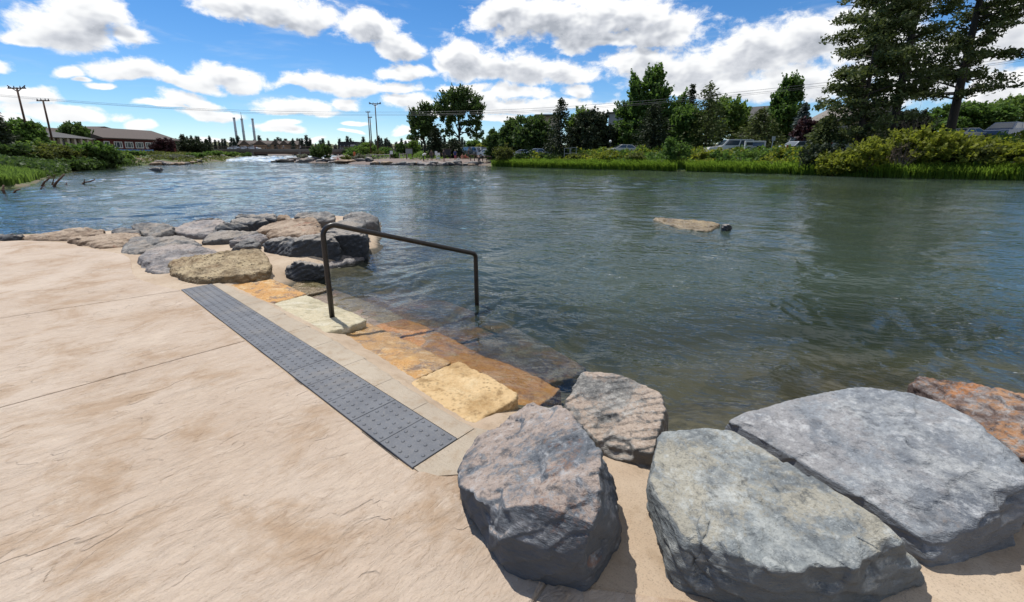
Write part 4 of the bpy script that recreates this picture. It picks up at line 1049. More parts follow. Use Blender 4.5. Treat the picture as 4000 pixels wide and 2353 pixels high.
def shoots(C, n, length, rs, step=.13, lift=.8):
    """stray upright shoots that break the outline"""
    mid = C.mean(0); top = C[C[:, 2] > np.percentile(C[:, 2], 45)]
    o = top[rs.randint(len(top), size=n)]; d = (o - mid) * np.array([1, 1, .6]); d /= np.linalg.norm(d, axis=1)[:, None] + 1e-6
    d = d * .6 + np.array([0, 0, lift]) + rs.normal(0, .18, d.shape); d /= np.linalg.norm(d, axis=1)[:, None]
    L = length * rs.uniform(.4, 1.2, n); out = []
    for k in range(int(length / step) + 1):
        m = L > k * step; out.append(o[m] + d[m] * (k * step) + rs.normal(0, .035, (m.sum(), 3)))
    return np.concatenate(out)
def trunk_mb(path, r0, r1, limbs, seg=8):
    mb = MB(); P = np.asarray(path, float)
    mb.tube(P, np.linspace(r0, r1, len(P)), seg)
    for a, b, ra in limbs:
        a, b = np.asarray(a, float), np.asarray(b, float)
        m = (a + b) / 2 + np.array([0, 0, 0.06 * np.linalg.norm(b - a)])
        mb.tube([a, m, b], [ra, ra * .6, ra * .2], 5, cap=False)
    return mb
def ground_at(x, y): return float(land_z(np.array([x]), np.array([y]))[0][0])
def place(px, Y):
    p = D(px, 600, Y); return np.array([p[0], Y, ground_at(p[0], Y)])
def top_h(px, py, Y, base): return D(px, py, Y)[2] - base[2]
def plant_obj(name, base, V, F, mat, mb, bark, label, cat, group, crown='crown', trunk='trunk'):
    root = empty(name, base, label, cat, group)
    onp(crown, V, F, mat, root)
    if mb is not None: mb.obj(trunk, bark, root, smooth=True)
    return root
def broadleaf(px, Y, top_py, w_px, mat, seed, label, name='tree', group=None, shape='round', crown_from=0.2, leaf=0.20, dens=8.0, thin=0.0, bark=None, cat='tree', pr=0.5, lobes=None):
    rs = np.random.RandomState(seed); b = place(px, Y); H = top_h(px, top_py, Y, b); Rr = w_px / 2 / CAM_F * math.hypot(Y, b[0]) * 0.98
    z0 = crown_from * H; ch = H - z0
    L = []
    if lobes is not None:
        L = [(x * Rr, rs.uniform(-.2, .2) * Rr, z * H, rx * Rr, rx * Rr * 0.8, rz * H) for x, z, rx, rz in lobes]
    elif shape == 'round':
        L = [(0, 0, z0 + ch * .5, Rr * .8, Rr * .75, ch * .5)]
        for k in range(8):
            a = rs.uniform(0, 6.28); q = rs.uniform(.15, .8)
            rad = Rr * .62 * math.sin(math.pi * min(1, q + .15)) ** .6
            L.append((rad * math.cos(a), rad * math.sin(a), z0 + ch * q, Rr * rs.uniform(.3, .45), Rr * rs.uniform(.3, .42), ch * rs.uniform(.16, .26)))
    elif shape == 'oval':
        for k in range(11):
            q = (k + .5) / 11; rad = Rr * (math.sin(math.pi * (0.12 + 0.80 * q)) ** .8)
            for j in range(2):
                a = rs.uniform(0, 6.28)
                L.append((rad * .4 * math.cos(a), rad * .4 * math.sin(a), z0 + ch * q * .95 + .02 * ch, rad * rs.uniform(.5, .72), rad * rs.uniform(.5, .7), ch * rs.uniform(.08, .15)))
    C = lobes_cloud(L, dens * 1.25, rs, pr, 20, thin)
    C = C[C[:, 2] > 0.04 * H]
    C = np.concatenate([C, shoots(C, int(150 + 14 * Rr * H), .11 * H, rs)])
    V, F = cards(C, leaf, rs, .62)
    limbs = [((0, 0, z0 * rs.uniform(.6, 1.0) + .1 * H), (l[0] * .8, l[1] * .8, l[2] * .95), .022 * H * .5) for l in L[:9]]
    mb = trunk_mb([(0, 0, -.2), (0.02 * H * rs.normal(), 0, z0 * .6 + .05 * H), (0, 0, z0 + .35 * ch), (0, 0, z0 + .8 * ch)], .024 * H, .004 * H, limbs)
    return plant_obj(name, b, V, F, LM[mat], mb, bark or M_BARK_D, label, cat, group)
def conifer_mesh(H, Rr, rs, leaf=0.16, per=9, base=0.06, power=0.8, whorls=26, arms=8):
    C, A = [], []
    for k in range(whorls):
        t = base + (1 - base) * (k + rs.uniform(-.3, .3)) / whorls
        L = Rr * (max(0.02, 1 - t) ** power) * (0.75 + 0.5 * rs.rand())
        for j in range(arms):
            a = rs.uniform(0, 6.28); l = L * rs.uniform(.65, 1.15)
            s = np.linspace(.12, 1, max(2, int(per * (.35 + .65 * l / Rr))))
            P = np.stack([l * s * math.cos(a), l * s * math.sin(a), t * H + l * (.10 * s - .34 * s * s)], 1)
            for q in range(2):
                C.append(P + rs.normal(0, .05 * Rr + .03, P.shape)); A.append(np.repeat([[math.cos(a), math.sin(a), -.15]], len(P), 0))
    C = np.concatenate(C); A = np.concatenate(A)
    return cards(C, leaf, rs, .42, A, .8)
def conifer(px, Y, top_py, w_px, mat, seed, label, name='conifer', group=None, leaf=0.2, base=0.06, power=.8, cat='tree', whorls=30, arms=10):
    rs = np.random.RandomState(seed); b = place(px, Y); H = top_h(px, top_py, Y, b); Rr = w_px / 2 / CAM_F * math.hypot(Y, b[0])
    V, F = conifer_mesh(H, Rr, rs, leaf, 9, base, power, whorls, arms)
    mb = trunk_mb([(0, 0, -.2), (0, 0, .5 * H), (0, 0, .97 * H)], .016 * H, .002 * H, [])
    return plant_obj(name, b, V, F, LM[mat], mb, M_BARK_D, label, cat, group)
def ponderosa(px, Y, H, Rr, seed, label, mat='pine', first=.22, limbs_n=58, lean=0.02, dens=1.0, bias=0.0, twin=False):
    rs = np.random.RandomState(seed); b = place(px, Y)
    path = [np.array([lean * H * t * t, 0, H * t]) for t in np.linspace(-.01, 1, 9)]
    limbs, cl, rad = [], [], []
    for k in range(limbs_n):
        t = first + (1 - first) * (k + rs.uniform(0, 1)) / limbs_n
        a = rs.uniform(0, 6.28); prof = math.sin(math.pi * min(1, .22 + .78 * (t - first) / (1 - first) * .93)) ** .6
        L = Rr * prof * rs.uniform(.55, 1.1)
        if math.cos(a) * bias < 0: L *= (1 - abs(bias) * .5)
        o = np.array([lean * H * t * t, 0, t * H]); up = rs.uniform(-.12, .32) if t < .75 else rs.uniform(.2, .6)
        e = o + L * np.array([math.cos(a), math.sin(a), up])
        limbs.append((o, e, .045 + .05 * (1 - t)))
        m = max(4, int(L * 3.2))
        for q in range(m):
            s = rs.uniform(.25, 1.05); c = o + (e - o) * s + np.array([0, 0, .06 * L]) + rs.normal(0, .30, 3) * np.array([1, 1, .55])
            cl.append(c); rad.append(rs.uniform(.35, .8))
    C = puffs(cl, np.array(rad), int(24 * dens), rs, .62)
    V, F = cards(C, .17, rs, .42)
    mb = trunk_mb(path, .0165 * H, .004 * H, limbs, 10)
    if twin:
        o = np.array([lean * H * .36 ** 1, 0, .55 * H]); mb.tube([o, o + np.array([.5, 0, 3]), o + np.array([.75, 0, 8])], [.2, .15, .05], 7)
    return plant_obj('ponderosa_pine', b, V, F, LM[mat], mb, M_BARK_D, label, 'tree', 'tall pines on the right bank')
def bush(px, Y, top_py, w_px, mat, seed, label, group=None, name='shrub', leaf=.16, dens=11.0, thin=0.0, dz=0.0):
    rs = np.random.RandomState(seed); b = place(px, Y) + np.array([0, 0, dz]); H = max(.5, top_h(px, top_py, Y, b)); Rr = w_px / 2 / CAM_F * math.hypot(Y, b[0])
    L = [(0, 0, H * .42, Rr * .72, Rr * .7, H * .42)]
    for k in range(7):
        a = rs.uniform(0, 6.28); q = rs.uniform(.25, .8); rad = Rr * .6 * (1 - .5 * q)
        L.append((rad * math.cos(a), rad * math.sin(a), H * q, Rr * rs.uniform(.28, .42), Rr * rs.uniform(.28, .42), H * rs.uniform(.16, .25)))
    C = lobes_cloud(L, dens, rs, .30, 16, thin); C = C[C[:, 2] > 0.02]
    C = np.concatenate([C, shoots(C, int(60 + 30 * Rr * H), .26 * H, rs, .11)])
    V, F = cards(C, leaf, rs, .6)
    mb = MB()
    for k in range(7):
        a = rs.uniform(0, 6.28); mb.tube([(0, 0, -.1), (.25 * Rr * math.cos(a), .25 * Rr * math.sin(a), H * .35), (.55 * Rr * math.cos(a), .55 * Rr * math.sin(a), H * .75)], [.04, .03, .012], 5, cap=False)
    return plant_obj(name, b, V, F, LM[mat], mb, M_BARK, label, 'shrub', group, 'foliage', 'stems')

def right_trees():
    ponderosa(3468, 42, 23.5, 6.3, 101, 'tallest dense pine with a thick leaning trunk on the right bank', first=.16, limbs_n=88, lean=.02, dens=1.0, bias=-.4, twin=True)
    ponderosa(3692, 44, 24.0, 5.8, 102, 'open-crowned tall pine with bare trunk at the far right', first=.16, limbs_n=100, lean=.01, dens=.95, bias=.1)
    ponderosa(3345, 39, 14.5, 3.9, 103, 'bushy mid-height pine in front of the tallest pine', first=.03, limbs_n=84, lean=.0, dens=1.2)
    g = 'trees along the right bank'
    conifer(3215, 40, 455, 150, 'pine', 104, 'low spreading pine left of the bushy mid-height one', group=g, power=.55, leaf=.17)
    broadleaf(3745, 52, 400, 210, 'green', 105, 'leafy green tree right of the open-crowned pine', group=g, dens=5)
    broadleaf(3905, 54, 388, 190, 'light', 106, 'fresh green tree near the right edge above the blue van', group=g, dens=5)
    broadleaf(3545, 56, 430, 180, 'dark', 136, 'dark low tree between the trunks of the tall pines', group=g, dens=5)
    broadleaf(3055, 58, 308, 112, 'green', 107, 'tall narrow green tree just left of the blue spruce', group=g, shape='oval', crown_from=.06)
    conifer(3118, 52, 405, 110, 'spruce', 108, 'silvery blue spruce beside the purple-leaved tree', name='blue_spruce', group=g, leaf=.16)
    broadleaf(3138, 49, 470, 105, 'purple', 109, 'small purple-leaved tree at the foot of the blue spruce', group=g, dens=7, crown_from=.12)
    conifer(2955, 52, 428, 185, 'pine', 110, 'broad olive pine in front of the dark gabled house', group=g, power=.55, leaf=.18)
    conifer(2752, 54, 330, 205, 'pine', 111, 'big dense pine behind the white car', group=g, power=.6, leaf=.18, arms=10)
    conifer(2683, 62, 333, 120, 'dark', 112, 'thin pointed spruce peeking behind the big dense pine', group=g)
    broadleaf(2665, 56, 415, 150, 'green', 113, 'leafy green tree left of the big dense pine', group=g)
    broadleaf(2815, 64, 372, 170, 'light', 114, 'pale green airy tree behind the big dense pine', group=g, thin=-.15)
    broadleaf(2530, 59, 272, 250, 'green', 115, 'tallest broad green tree with several upright tops', group=g, crown_from=.1,
              lobes=[(0, .28, .75, .2), (-.1, .5, .62, .2), (.1, .7, .42, .18), (.05, .88, .30, .12), (.18, .95, .16, .06), (-.45, .66, .24, .2), (-.5, .82, .12, .09), (.75, .5, .2, .16), (.9, .62, .1, .09), (-.8, .46, .22, .12), (.45, .4, .45, .18), (-.5, .3, .45, .16)])
    conifer(2545, 55, 400, 165, 'dark', 116, 'dark pine standing in front of the tallest broad green tree', group=g, power=.5, leaf=.17)
    broadleaf(2300, 60, 438, 200, 'dark', 117, 'dark round tree right of the dark spruce', group=g, crown_from=.08, dens=6)
    broadleaf(2262, 63, 432, 120, 'light', 118, 'light green tree tops behind the dark round tree', group=g)
    conifer(2186, 58, 384, 150, 'dark', 119, 'dark spruce with a pointed top in the middle of the right bank', group=g, power=.6, leaf=.17, arms=10)
    broadleaf(2070, 62, 456, 210, 'cotton', 120, 'wide dark green tree left of the dark spruce', group=g, crown_from=.08, dens=6)
    broadleaf(2000, 64, 470, 100, 'cotton', 121, 'ragged upright tree at the left end of the right bank trees', group=g, shape='oval', crown_from=.1)
    broadleaf(1928, 68, 514, 78, 'cotton', 122, 'small upright tree beside the car park', group=g, shape='oval', crown_from=.05)
    broadleaf(2400, 62, 500, 150, 'green', 123, 'low green tree in front of the pale hip-roofed house', group=g, crown_from=.05)
    g2 = 'trees in the riverside park'
    broadleaf(1656, 80, 404, 132, 'cotton', 124, 'slimmer of the two tall cottonwoods in the park', group=g2, crown_from=.24, dens=5, leaf=.2,
              lobes=[(-.15, .5, .55, .16), (.2, .52, .5, .2), (-.35, .68, .36, .16), (.15, .74, .45, .18), (.0, .9, .18, .09), (.35, .88, .16, .1), (-.45, .82, .12, .09), (-.55, .42, .3, .14), (.6, .44, .3, .2)])
    broadleaf(1796, 82, 347, 196, 'cotton', 125, 'largest spreading cottonwood in the park', group=g2, crown_from=.3, dens=4.6, leaf=.2, thin=-.25,
              lobes=[(-.1, .86, .42, .13), (-.35, .7, .5, .16), (.3, .74, .52, .18), (.62, .6, .38, .16), (.55, .42, .35, .14), (-.6, .54, .38, .16), (-.5, .38, .3, .1), (.1, .6, .6, .16), (.75, .34, .2, .12), (.25, .93, .16, .06), (-.75, .72, .14, .1)])
    conifer(1704, 78, 500, 84, 'dark', 126, 'dark narrow conifer between the two cottonwoods', group=g2, power=.4)
    conifer(1772, 77, 545, 110, 'dark', 127, 'dark broad conifer at the foot of the largest cottonwood', group=g2, power=.45)
    broadleaf(1852, 100, 548, 66, 'green', 128, 'small park tree left of the yellowish one', group=g2)
    broadleaf(1885, 96, 560, 70, 'yellow', 129, 'yellowish park tree beside the car park', group=g2)
    broadleaf(1612, 98, 552, 60, 'light', 130, 'bright small park tree left of the slim cottonwood', group=g2)
    broadleaf(1572, 92, 562, 44, 'cotton', 131, 'small dark park tree by the white fence', group=g2)
    broadleaf(1435, 108, 560, 80, 'light', 132, 'light green willow at the foot of the wooden poles', group=g2, crown_from=.02)
    broadleaf(1395, 112, 575, 80, 'green', 133, 'green shrub tree by the bridge end', group=g2, crown_from=.02)
    broadleaf(1505, 100, 578, 80, 'green', 134, 'low green tree right of the wooden poles', group=g2, crown_from=.02)
    broadleaf(1365, 150, 578, 60, 'cotton', 135, 'dark small tree in front of the black building', group=g2, crown_from=.02)
right_trees()
def left_trees():
    g = 'trees on the left bank'
    conifer(2, 46, 412, 110, 'dark', 140, 'dark conifer cut by the left edge of the photograph', group=g)
    broadleaf(112, 62, 468, 112, 'green', 141, 'round green tree beside the left pole', group=g, crown_from=.1)
    broadleaf(308, 84, 482, 78, 'cotton', 142, 'dark tree between the hip-roofed house and the red building', group=g, crown_from=.1)
    broadleaf(645, 100, 540, 62, 'purple', 143, 'purple-leaved tree at the end of the red building', group=g, crown_from=.1)
    conifer(722, 118, 528, 70, 'dark', 144, 'dark conifer right of the red building', group=g)
    broadleaf(760, 118, 542, 70, 'dark', 145, 'dark round tree right of the red building', group=g, crown_from=.1)
    conifer(812, 125, 546, 44, 'dark', 146, 'smaller dark conifer further right of the red building', group=g)
    gs = 'shrubs on the left bank'
    for k, (px, Y, ty, w, mt, lb) in enumerate([
        (20, 44, 560, 190, 'cotton', 'dark shrub at the left edge beneath the conifer'), (130, 46, 575, 150, 'olive', 'olive willow shrub near the left poles'),
        (225, 49, 570, 160, 'olive', 'yellowish green shrub below the hip-roofed house'), (335, 52, 560, 170, 'green', 'tall green shrub below the dark tree'),
        (405, 53, 590, 130, 'cotton', 'dark drooping shrub at the corner of the left bank'), (180, 60, 550, 120, 'light', 'light shrub behind the olive willow'),
        (300, 47, 620, 130, 'cotton', 'low dark shrub at the water on the left bank'), (90, 42, 625, 160, 'cotton', 'low shrub overhanging the water at the left'),
        (470, 66, 600, 70, 'light', 'small light shrub past the corner of the left bank'), (520, 74, 592, 90, 'green', 'green shrub in front of the blue fence'),
        (580, 82, 600, 70, 'olive', 'olive shrub right of the blue fence'), (640, 76, 610, 90, 'sage', 'grey sagebrush on the stony point'), (700, 84, 608, 90, 'sage', 'grey-green sagebrush right on the stony point'),
        (760, 92, 600, 70, 'green', 'green shrub on the rocky left shore'), (830, 112, 592, 70, 'green', 'green shrub left of the bridge'), (900, 128, 594, 60, 'light', 'light shrub under the left end of the bridge'), (960, 138, 598, 50, 'cotton', 'dark shrub beside the left bridge pier')]):
        bush(px, Y, ty, w, mt, 160 + k, lb, gs, leaf=.19, dens=12)
    bush(1255, 92, 566, 96, 'cotton', 190, 'large dark willow bush on the rocky islet', 'shrubs on the islet', leaf=.17)
    bush(1180, 98, 600, 46, 'sage', 191, 'small grey bush left on the rocky islet', 'shrubs on the islet')
    gc = 'shrubs on the park shore'
    for k, (px, Y, ty, w, mt, lb) in enumerate([(1400, 84, 606, 70, 'sage', 'grey-green low shrub left on the park shore'), (1450, 84, 604, 60, 'sage', 'sage coloured shrub in the middle of the park shore'), (1480, 88, 590, 60, 'olive', 'olive shrub behind the park shore fence'), (1545, 82, 598, 50, 'green', 'green shrub by the park sign boards'), (1350, 90, 608, 50, 'olive', 'low olive shrub near the rapids')]):
        bush(px, Y, ty, w, mt, 200 + k, lb, gc)
    gr = 'bushes on the right bank'
    for k, (px, Y, ty, w, mt, lb) in enumerate([
        (1966, 60.5, 568, 112, 'olive', 'big round dark bush at the end of the right bank'), (2050, 59, 600, 110, 'cotton', 'dark bush right of the big round one'), (2150, 57, 598, 120, 'cotton', 'dark bank bush below the dark spruce'),
        (2260, 54, 600, 110, 'olive', 'olive bank bush below the dark round tree'), (2380, 51, 590, 110, 'yellow', 'yellow-green bank bush below the pale house'), (2480, 49, 602, 100, 'olive', 'olive bank bush left of the leafy tall one'),
        (2640, 47, 545, 120, 'green', 'tall leafy bank bush left of the white car'), (2740, 46, 590, 90, 'yellow', 'yellowish bank bush in front of the white car'), (2810, 44.5, 585, 70, 'green', 'dark green bank bush under the white car'),
        (2960, 43.5, 590, 120, 'light', 'light bank bush under the road sign'), (3060, 43, 575, 110, 'yellow', 'yellow bank bush below the silver car'), (3190, 37, 555, 130, 'dark', 'dark round juniper bush at the bank edge'),
        (3270, 35, 590, 130, 'yellow', 'yellow-green bush right of the dark juniper'), (3385, 33.5, 548, 150, 'yellow', 'yellowish willow bush left of the bare twiggy bushes'), (3585, 33, 505, 190, 'yellow', 'brightest yellow bush in front of the tall pines'),
        (3700, 32.5, 515, 190, 'yellow', 'wide yellow-green bush below the open-crowned pine'), (3800, 31.5, 572, 130, 'olive', 'olive bush below the blue van'), (3935, 30.5, 545, 170, 'yellow', 'yellow-green bush at the right edge of the bank')]):
        bush(px, Y, ty, w, mt, 220 + k, lb, gr, leaf=.13, dens=12)
    # two leafless twiggy bushes among the yellow ones
    for k, (px, Y, ty, w, lb) in enumerate([(3470, 33.5, 530, 110, 'bare grey twiggy bush left of the brightest yellow bush'), (3525, 32.5, 560, 100, 'lower bare twiggy bush in front of the brightest yellow bush'), (3560, 38, 425, 120, 'tall bare branched bush at the foot of the tall pines')]):
        rs = np.random.RandomState(300 + k); b = place(px, Y); H = top_h(px, ty, Y, b); Rr = w / 2 / CAM_F * math.hypot(Y, b[0])
        mb = MB()
        for q in range(26):
            a = rs.uniform(0, 6.28); rr = Rr * rs.uniform(.3, 1); e = np.array([rr * math.cos(a), rr * math.sin(a), H * rs.uniform(.6, 1)])
            m = e * np.array([.45, .45, .55]); mb.tube([(0, 0, -.1), m, e], [.035, .02, .006], 4, cap=False)
            for _ in range(6):
                s = m + (e - m) * rs.uniform(0, 1); t = s + rs.normal(0, .22, 3) * H * .35 + np.array([0, 0, .1 * H]); mb.tube([s, t], [.012, .004], 3, cap=False)
        root = empty('bare_shrub', b, lb, 'shrub', 'bare twiggy bushes'); mb.obj('stems', LM['twig'], root)
left_trees()

# ---------------------------------------------------------------- ground cover that nobody could count
def blades(P, length, rs, lean, width=0.02):
    n = len(P); a = rs.uniform(0, 6.28, n); l = length * rs.uniform(.6, 1.2, n)
    dirx = np.stack([np.cos(a), np.sin(a), 0 * a], 1) * .35 + np.asarray(lean)
    side = np.stack([-np.sin(a), np.cos(a), 0 * a], 1) * (width * rs.uniform(.7, 1.4, n))[:, None]
    m = P + np.array([0, 0, 1.0]) * (l * .62)[:, None] + dirx * (l * .22)[:, None]
    t = P + np.array([0, 0, 1.0]) * (l * .82)[:, None] + dirx * (l * .75)[:, None]
    V = np.stack([P - side, P + side, m + side * .8, m - side * .8, t], 1).reshape(-1, 3)
    i = np.arange(n)[:, None] * 5
    return V, [np.concatenate([i, i + 1, i + 2, i + 3], 1), np.concatenate([i + 3, i + 2, i + 4], 1)]
def along(poly, n, d0, d1, rs):
    """points on land between d0 and d1 metres from a shore line"""
    P = np.asarray(poly, float); seg = np.diff(P, axis=0); L = np.linalg.norm(seg, axis=1); cum = np.concatenate([[0], np.cumsum(L)])
    s = rs.uniform(0, cum[-1], n); k = np.clip(np.searchsorted(cum, s) - 1, 0, len(L) - 1); t = (s - cum[k]) / L[k]
    nrm = np.stack([seg[:, 1], -seg[:, 0]], 1) / L[:, None]
    X = P[k] + seg[k] * t[:, None]; d = rs.uniform(d0, d1, n)
    Q = X - nrm[k] * d[:, None]
    return Q
def cover():
    rs = np.random.RandomState(77)
    rb = [q for q in RIGHT_SHORE if q[1] < 62 and q[0] > -4 and q[0] < 61]
    def xyz(Q, sink=0.03):
        z, d = land_z(Q[:, 0], Q[:, 1]); return np.c_[Q, z - sink], d
    # tall reedy grass hanging over the water
    Q = along(rb, 26000, -.3, .8, rs); Q = Q[fbm(np.c_[Q, 0 * Q[:, 0]] * .35, 2) > -.6]
    P, d = xyz(Q); P[:, 2] = np.maximum(P[:, 2], WATER - .05)
    V, F = blades(P, .98, rs, (-.42, -.35, 0), .028)
    tag(onp('bank_grass', V, F, LM['grass']), 'tall bright reed grass arching over the water on the right bank', 'grass', kind='stuff')
    # low mixed shrubs clothing the slope
    for nm, mt, lb, n, sd in (('bank_groundcover', 'yellow', 'low yellow-green ground cover clothing the right bank', 60000, 3), ('bank_groundcover', 'green', 'low green ground cover clothing the right bank', 52000, 9)):
        Q = along(rb, n, .5, 13, rs); f = fbm(np.c_[Q, 0 * Q[:, 0]] * .22 + sd, 3); Q = Q[(f > -.02) if mt == 'yellow' else (f < .12)]; f = fbm(np.c_[Q, 0 * Q[:, 0]] * .5 + 5, 2)
        P, d = xyz(Q); P[:, 2] += rs.uniform(0, 1, len(P)) ** .7 * (.95 + .7 * f.clip(-.6, 1))
        V, F = cards(P, .16, rs, .6); tag(onp(nm, V, F, LM[mt]), lb, 'ground cover', kind='stuff')
    # left bank: reed clump near and grass on the far part
    Q = along([(-38, 15.5), (-34, 19), (-26.6, 21.9), (-26.0, 22.8), (-28.6, 26), (-35, 33)], 17000, 0.0, 3.4, rs)
    P, d = xyz(Q); P[:, 2] = np.maximum(P[:, 2], WATER - .05); V, F = blades(P, .62, rs, (.1, -.2, 0), .03)
    tag(onp('reed_grass', V, F, LM['light']), 'bright reed grass clump on the near left bank', 'grass', kind='stuff')
    Q = along([(-35, 33), (-46.5, 46.5), (-49.2, 55), (-55, 62), (-56, 67)], 16000, -.2, 9, rs)
    P, d = xyz(Q); P[:, 2] = np.maximum(P[:, 2], WATER - .05) + rs.uniform(0, .8, len(P)); V, F = cards(P, .2, rs, .5)
    tag(onp('bank_undergrowth', V, F, LM['cotton']), 'dark undergrowth along the left bank', 'undergrowth', kind='stuff')
    Q = along(LEFT_SHORE[9:15], 9000, .3, 16, rs); f = fbm(np.c_[Q, 0 * Q[:, 0]] * .2, 3); Q = Q[f > -.1]
    P, d = xyz(Q); P[:, 2] += rs.uniform(0, .6, len(P)); V, F = cards(P, .2, rs, .5)
    tag(onp('bank_undergrowth', V, F, LM['olive']), 'low olive scrub on the stony left shore', 'undergrowth', kind='stuff')
    Q = along([(-62, 158), (-52, 128), (-40, 100), (-30, 80), (-20.4, 70), (-11.4, 65.8)], 9000, 3, 30, rs); f = fbm(np.c_[Q, 0 * Q[:, 0]] * .12, 3); Q = Q[f > .05]
    P, d = xyz(Q); P[:, 2] += rs.uniform(0, .7, len(P)); V, F = cards(P, .22, rs, .5)
    tag(onp('park_undergrowth', V, F, LM['light']), 'patchy green scrub and lawn edge in the riverside park', 'undergrowth', kind='stuff')
    # mown lawn patches behind the beach
    Q = np.c_[rs.uniform(-60, -6, 9000), rs.uniform(84, 130, 9000)]; P, d = xyz(Q); P = P[d > 9]
    V, F = cards(P + np.array([0, 0, .1]), .3, rs, .8); tag(onp('park_lawn', V, F, LM['light']), 'mown green lawn behind the park beach', 'grass', kind='stuff')
cover()

# ---------------------------------------------------------------- far tree line
def treeline():
    rs = np.random.RandomState(50); protos = []
    for k in range(3):
        V, F = conifer_mesh(1.0, [.19, .16, .23][k], rs, .045, 7, .03, .75, 17, 9)
        mb = trunk_mb([(0, 0, -.02), (0, 0, .5), (0, 0, .95)], .012, .002, [], 5)
        root = empty('pine_tree', (0, 0, 0)); onp('crown', V, F, LM['far'], root); mb.obj('trunk', M_BARK_D, root); protos.append(root)
    used = [False] * 3
    spots = []
    for px in np.arange(690, 2060, 9.5):
        spots.append((px + rs.uniform(-6, 6), rs.uniform(255, 330)))
    for px in np.arange(2040, 4000, 60):
        spots.append((px + rs.uniform(-20, 20), rs.uniform(200, 300)))
    for n, (px, Y) in enumerate(spots):
        k = rs.randint(3); o = protos[k] if not used[k] else copy_tree(protos[k]); used[k] = True
        b = place(px, Y); tp = rs.uniform(541, 572) if rs.rand() < .75 else rs.uniform(530, 545)
        h = max(6, D(px, tp, Y)[2] - b[2]); o.location = b; o.scale = (h, h, h); o.rotation_euler = (0, 0, rs.uniform(0, 6.28))
        tag(o, 'bluish dark pine in the far tree line behind the river', 'tree', 'far line of pines')
treeline()
# ---------------------------------------------------------------- buildings, bridge, poles and the rest of the far shore
M_WHITE = simple_mat('paint_white', (0.72, 0.72, 0.70), 0.5, var=.05)
M_REDWALL = simple_mat('boards_barn_red', (0.11, 0.022, 0.020), 0.8, var=.25, scale=3)
M_ROOF_B = simple_mat('shingle_brown', (0.085, 0.066, 0.056), 0.9, var=.2, scale=8)
M_ROOF_G = simple_mat('shingle_grey', (0.075, 0.072, 0.070), 0.9, var=.2, scale=8)
M_ROOF_L = simple_mat('shingle_light', (0.20, 0.18, 0.16), 0.9, var=.15, scale=8)
M_BEIGE = simple_mat('stucco_beige', (0.42, 0.36, 0.29), 0.85, var=.1)
M_TAN = simple_mat('stucco_tan', (0.30, 0.20, 0.13), 0.85, var=.12)
M_GREY = simple_mat('siding_grey', (0.24, 0.25, 0.25), 0.8, var=.1)
M_BLACK = simple_mat('cladding_black', (0.012, 0.012, 0.016), 0.6, var=.2)
M_BROWN = simple_mat('timber_brown', (0.085, 0.052, 0.035), 0.8, var=.25)
M_WOODPOLE = simple_mat('pole_creosote', (0.075, 0.038, 0.024), 0.85, var=.3)
M_STEEL = simple_mat('steel_silver', (0.40, 0.44, 0.48), 0.5, 0.3, var=.1)
M_DARKSTEEL = simple_mat('steel_dark', (0.03, 0.03, 0.032), 0.5, 0.3)
M_BRIDGE = simple_mat('bridge_concrete', (0.135, 0.115, 0.10), 0.9, var=.18, scale=1.5)
M_GLASS = glass_mat('window_glass')
M_GLASSB = glass_mat('window_glass_blue', (0.10, 0.16, 0.26), 0.1)
M_ASPHALT = simple_mat('asphalt', (0.085, 0.082, 0.080), 0.9, var=.15, scale=4)
M_WIRE = simple_mat('wire_aluminium', (0.16, 0.16, 0.165), 0.5, 0.4)
def frame_M(P0, P1):
    """local frame: x along the front from P0 to P1, y away from the viewer, z up"""
    P0, P1 = np.asarray(P0, float), np.asarray(P1, float)
    d = P1[:2] - P0[:2]; L = np.linalg.norm(d); a = math.atan2(d[1], d[0])
    return L, a
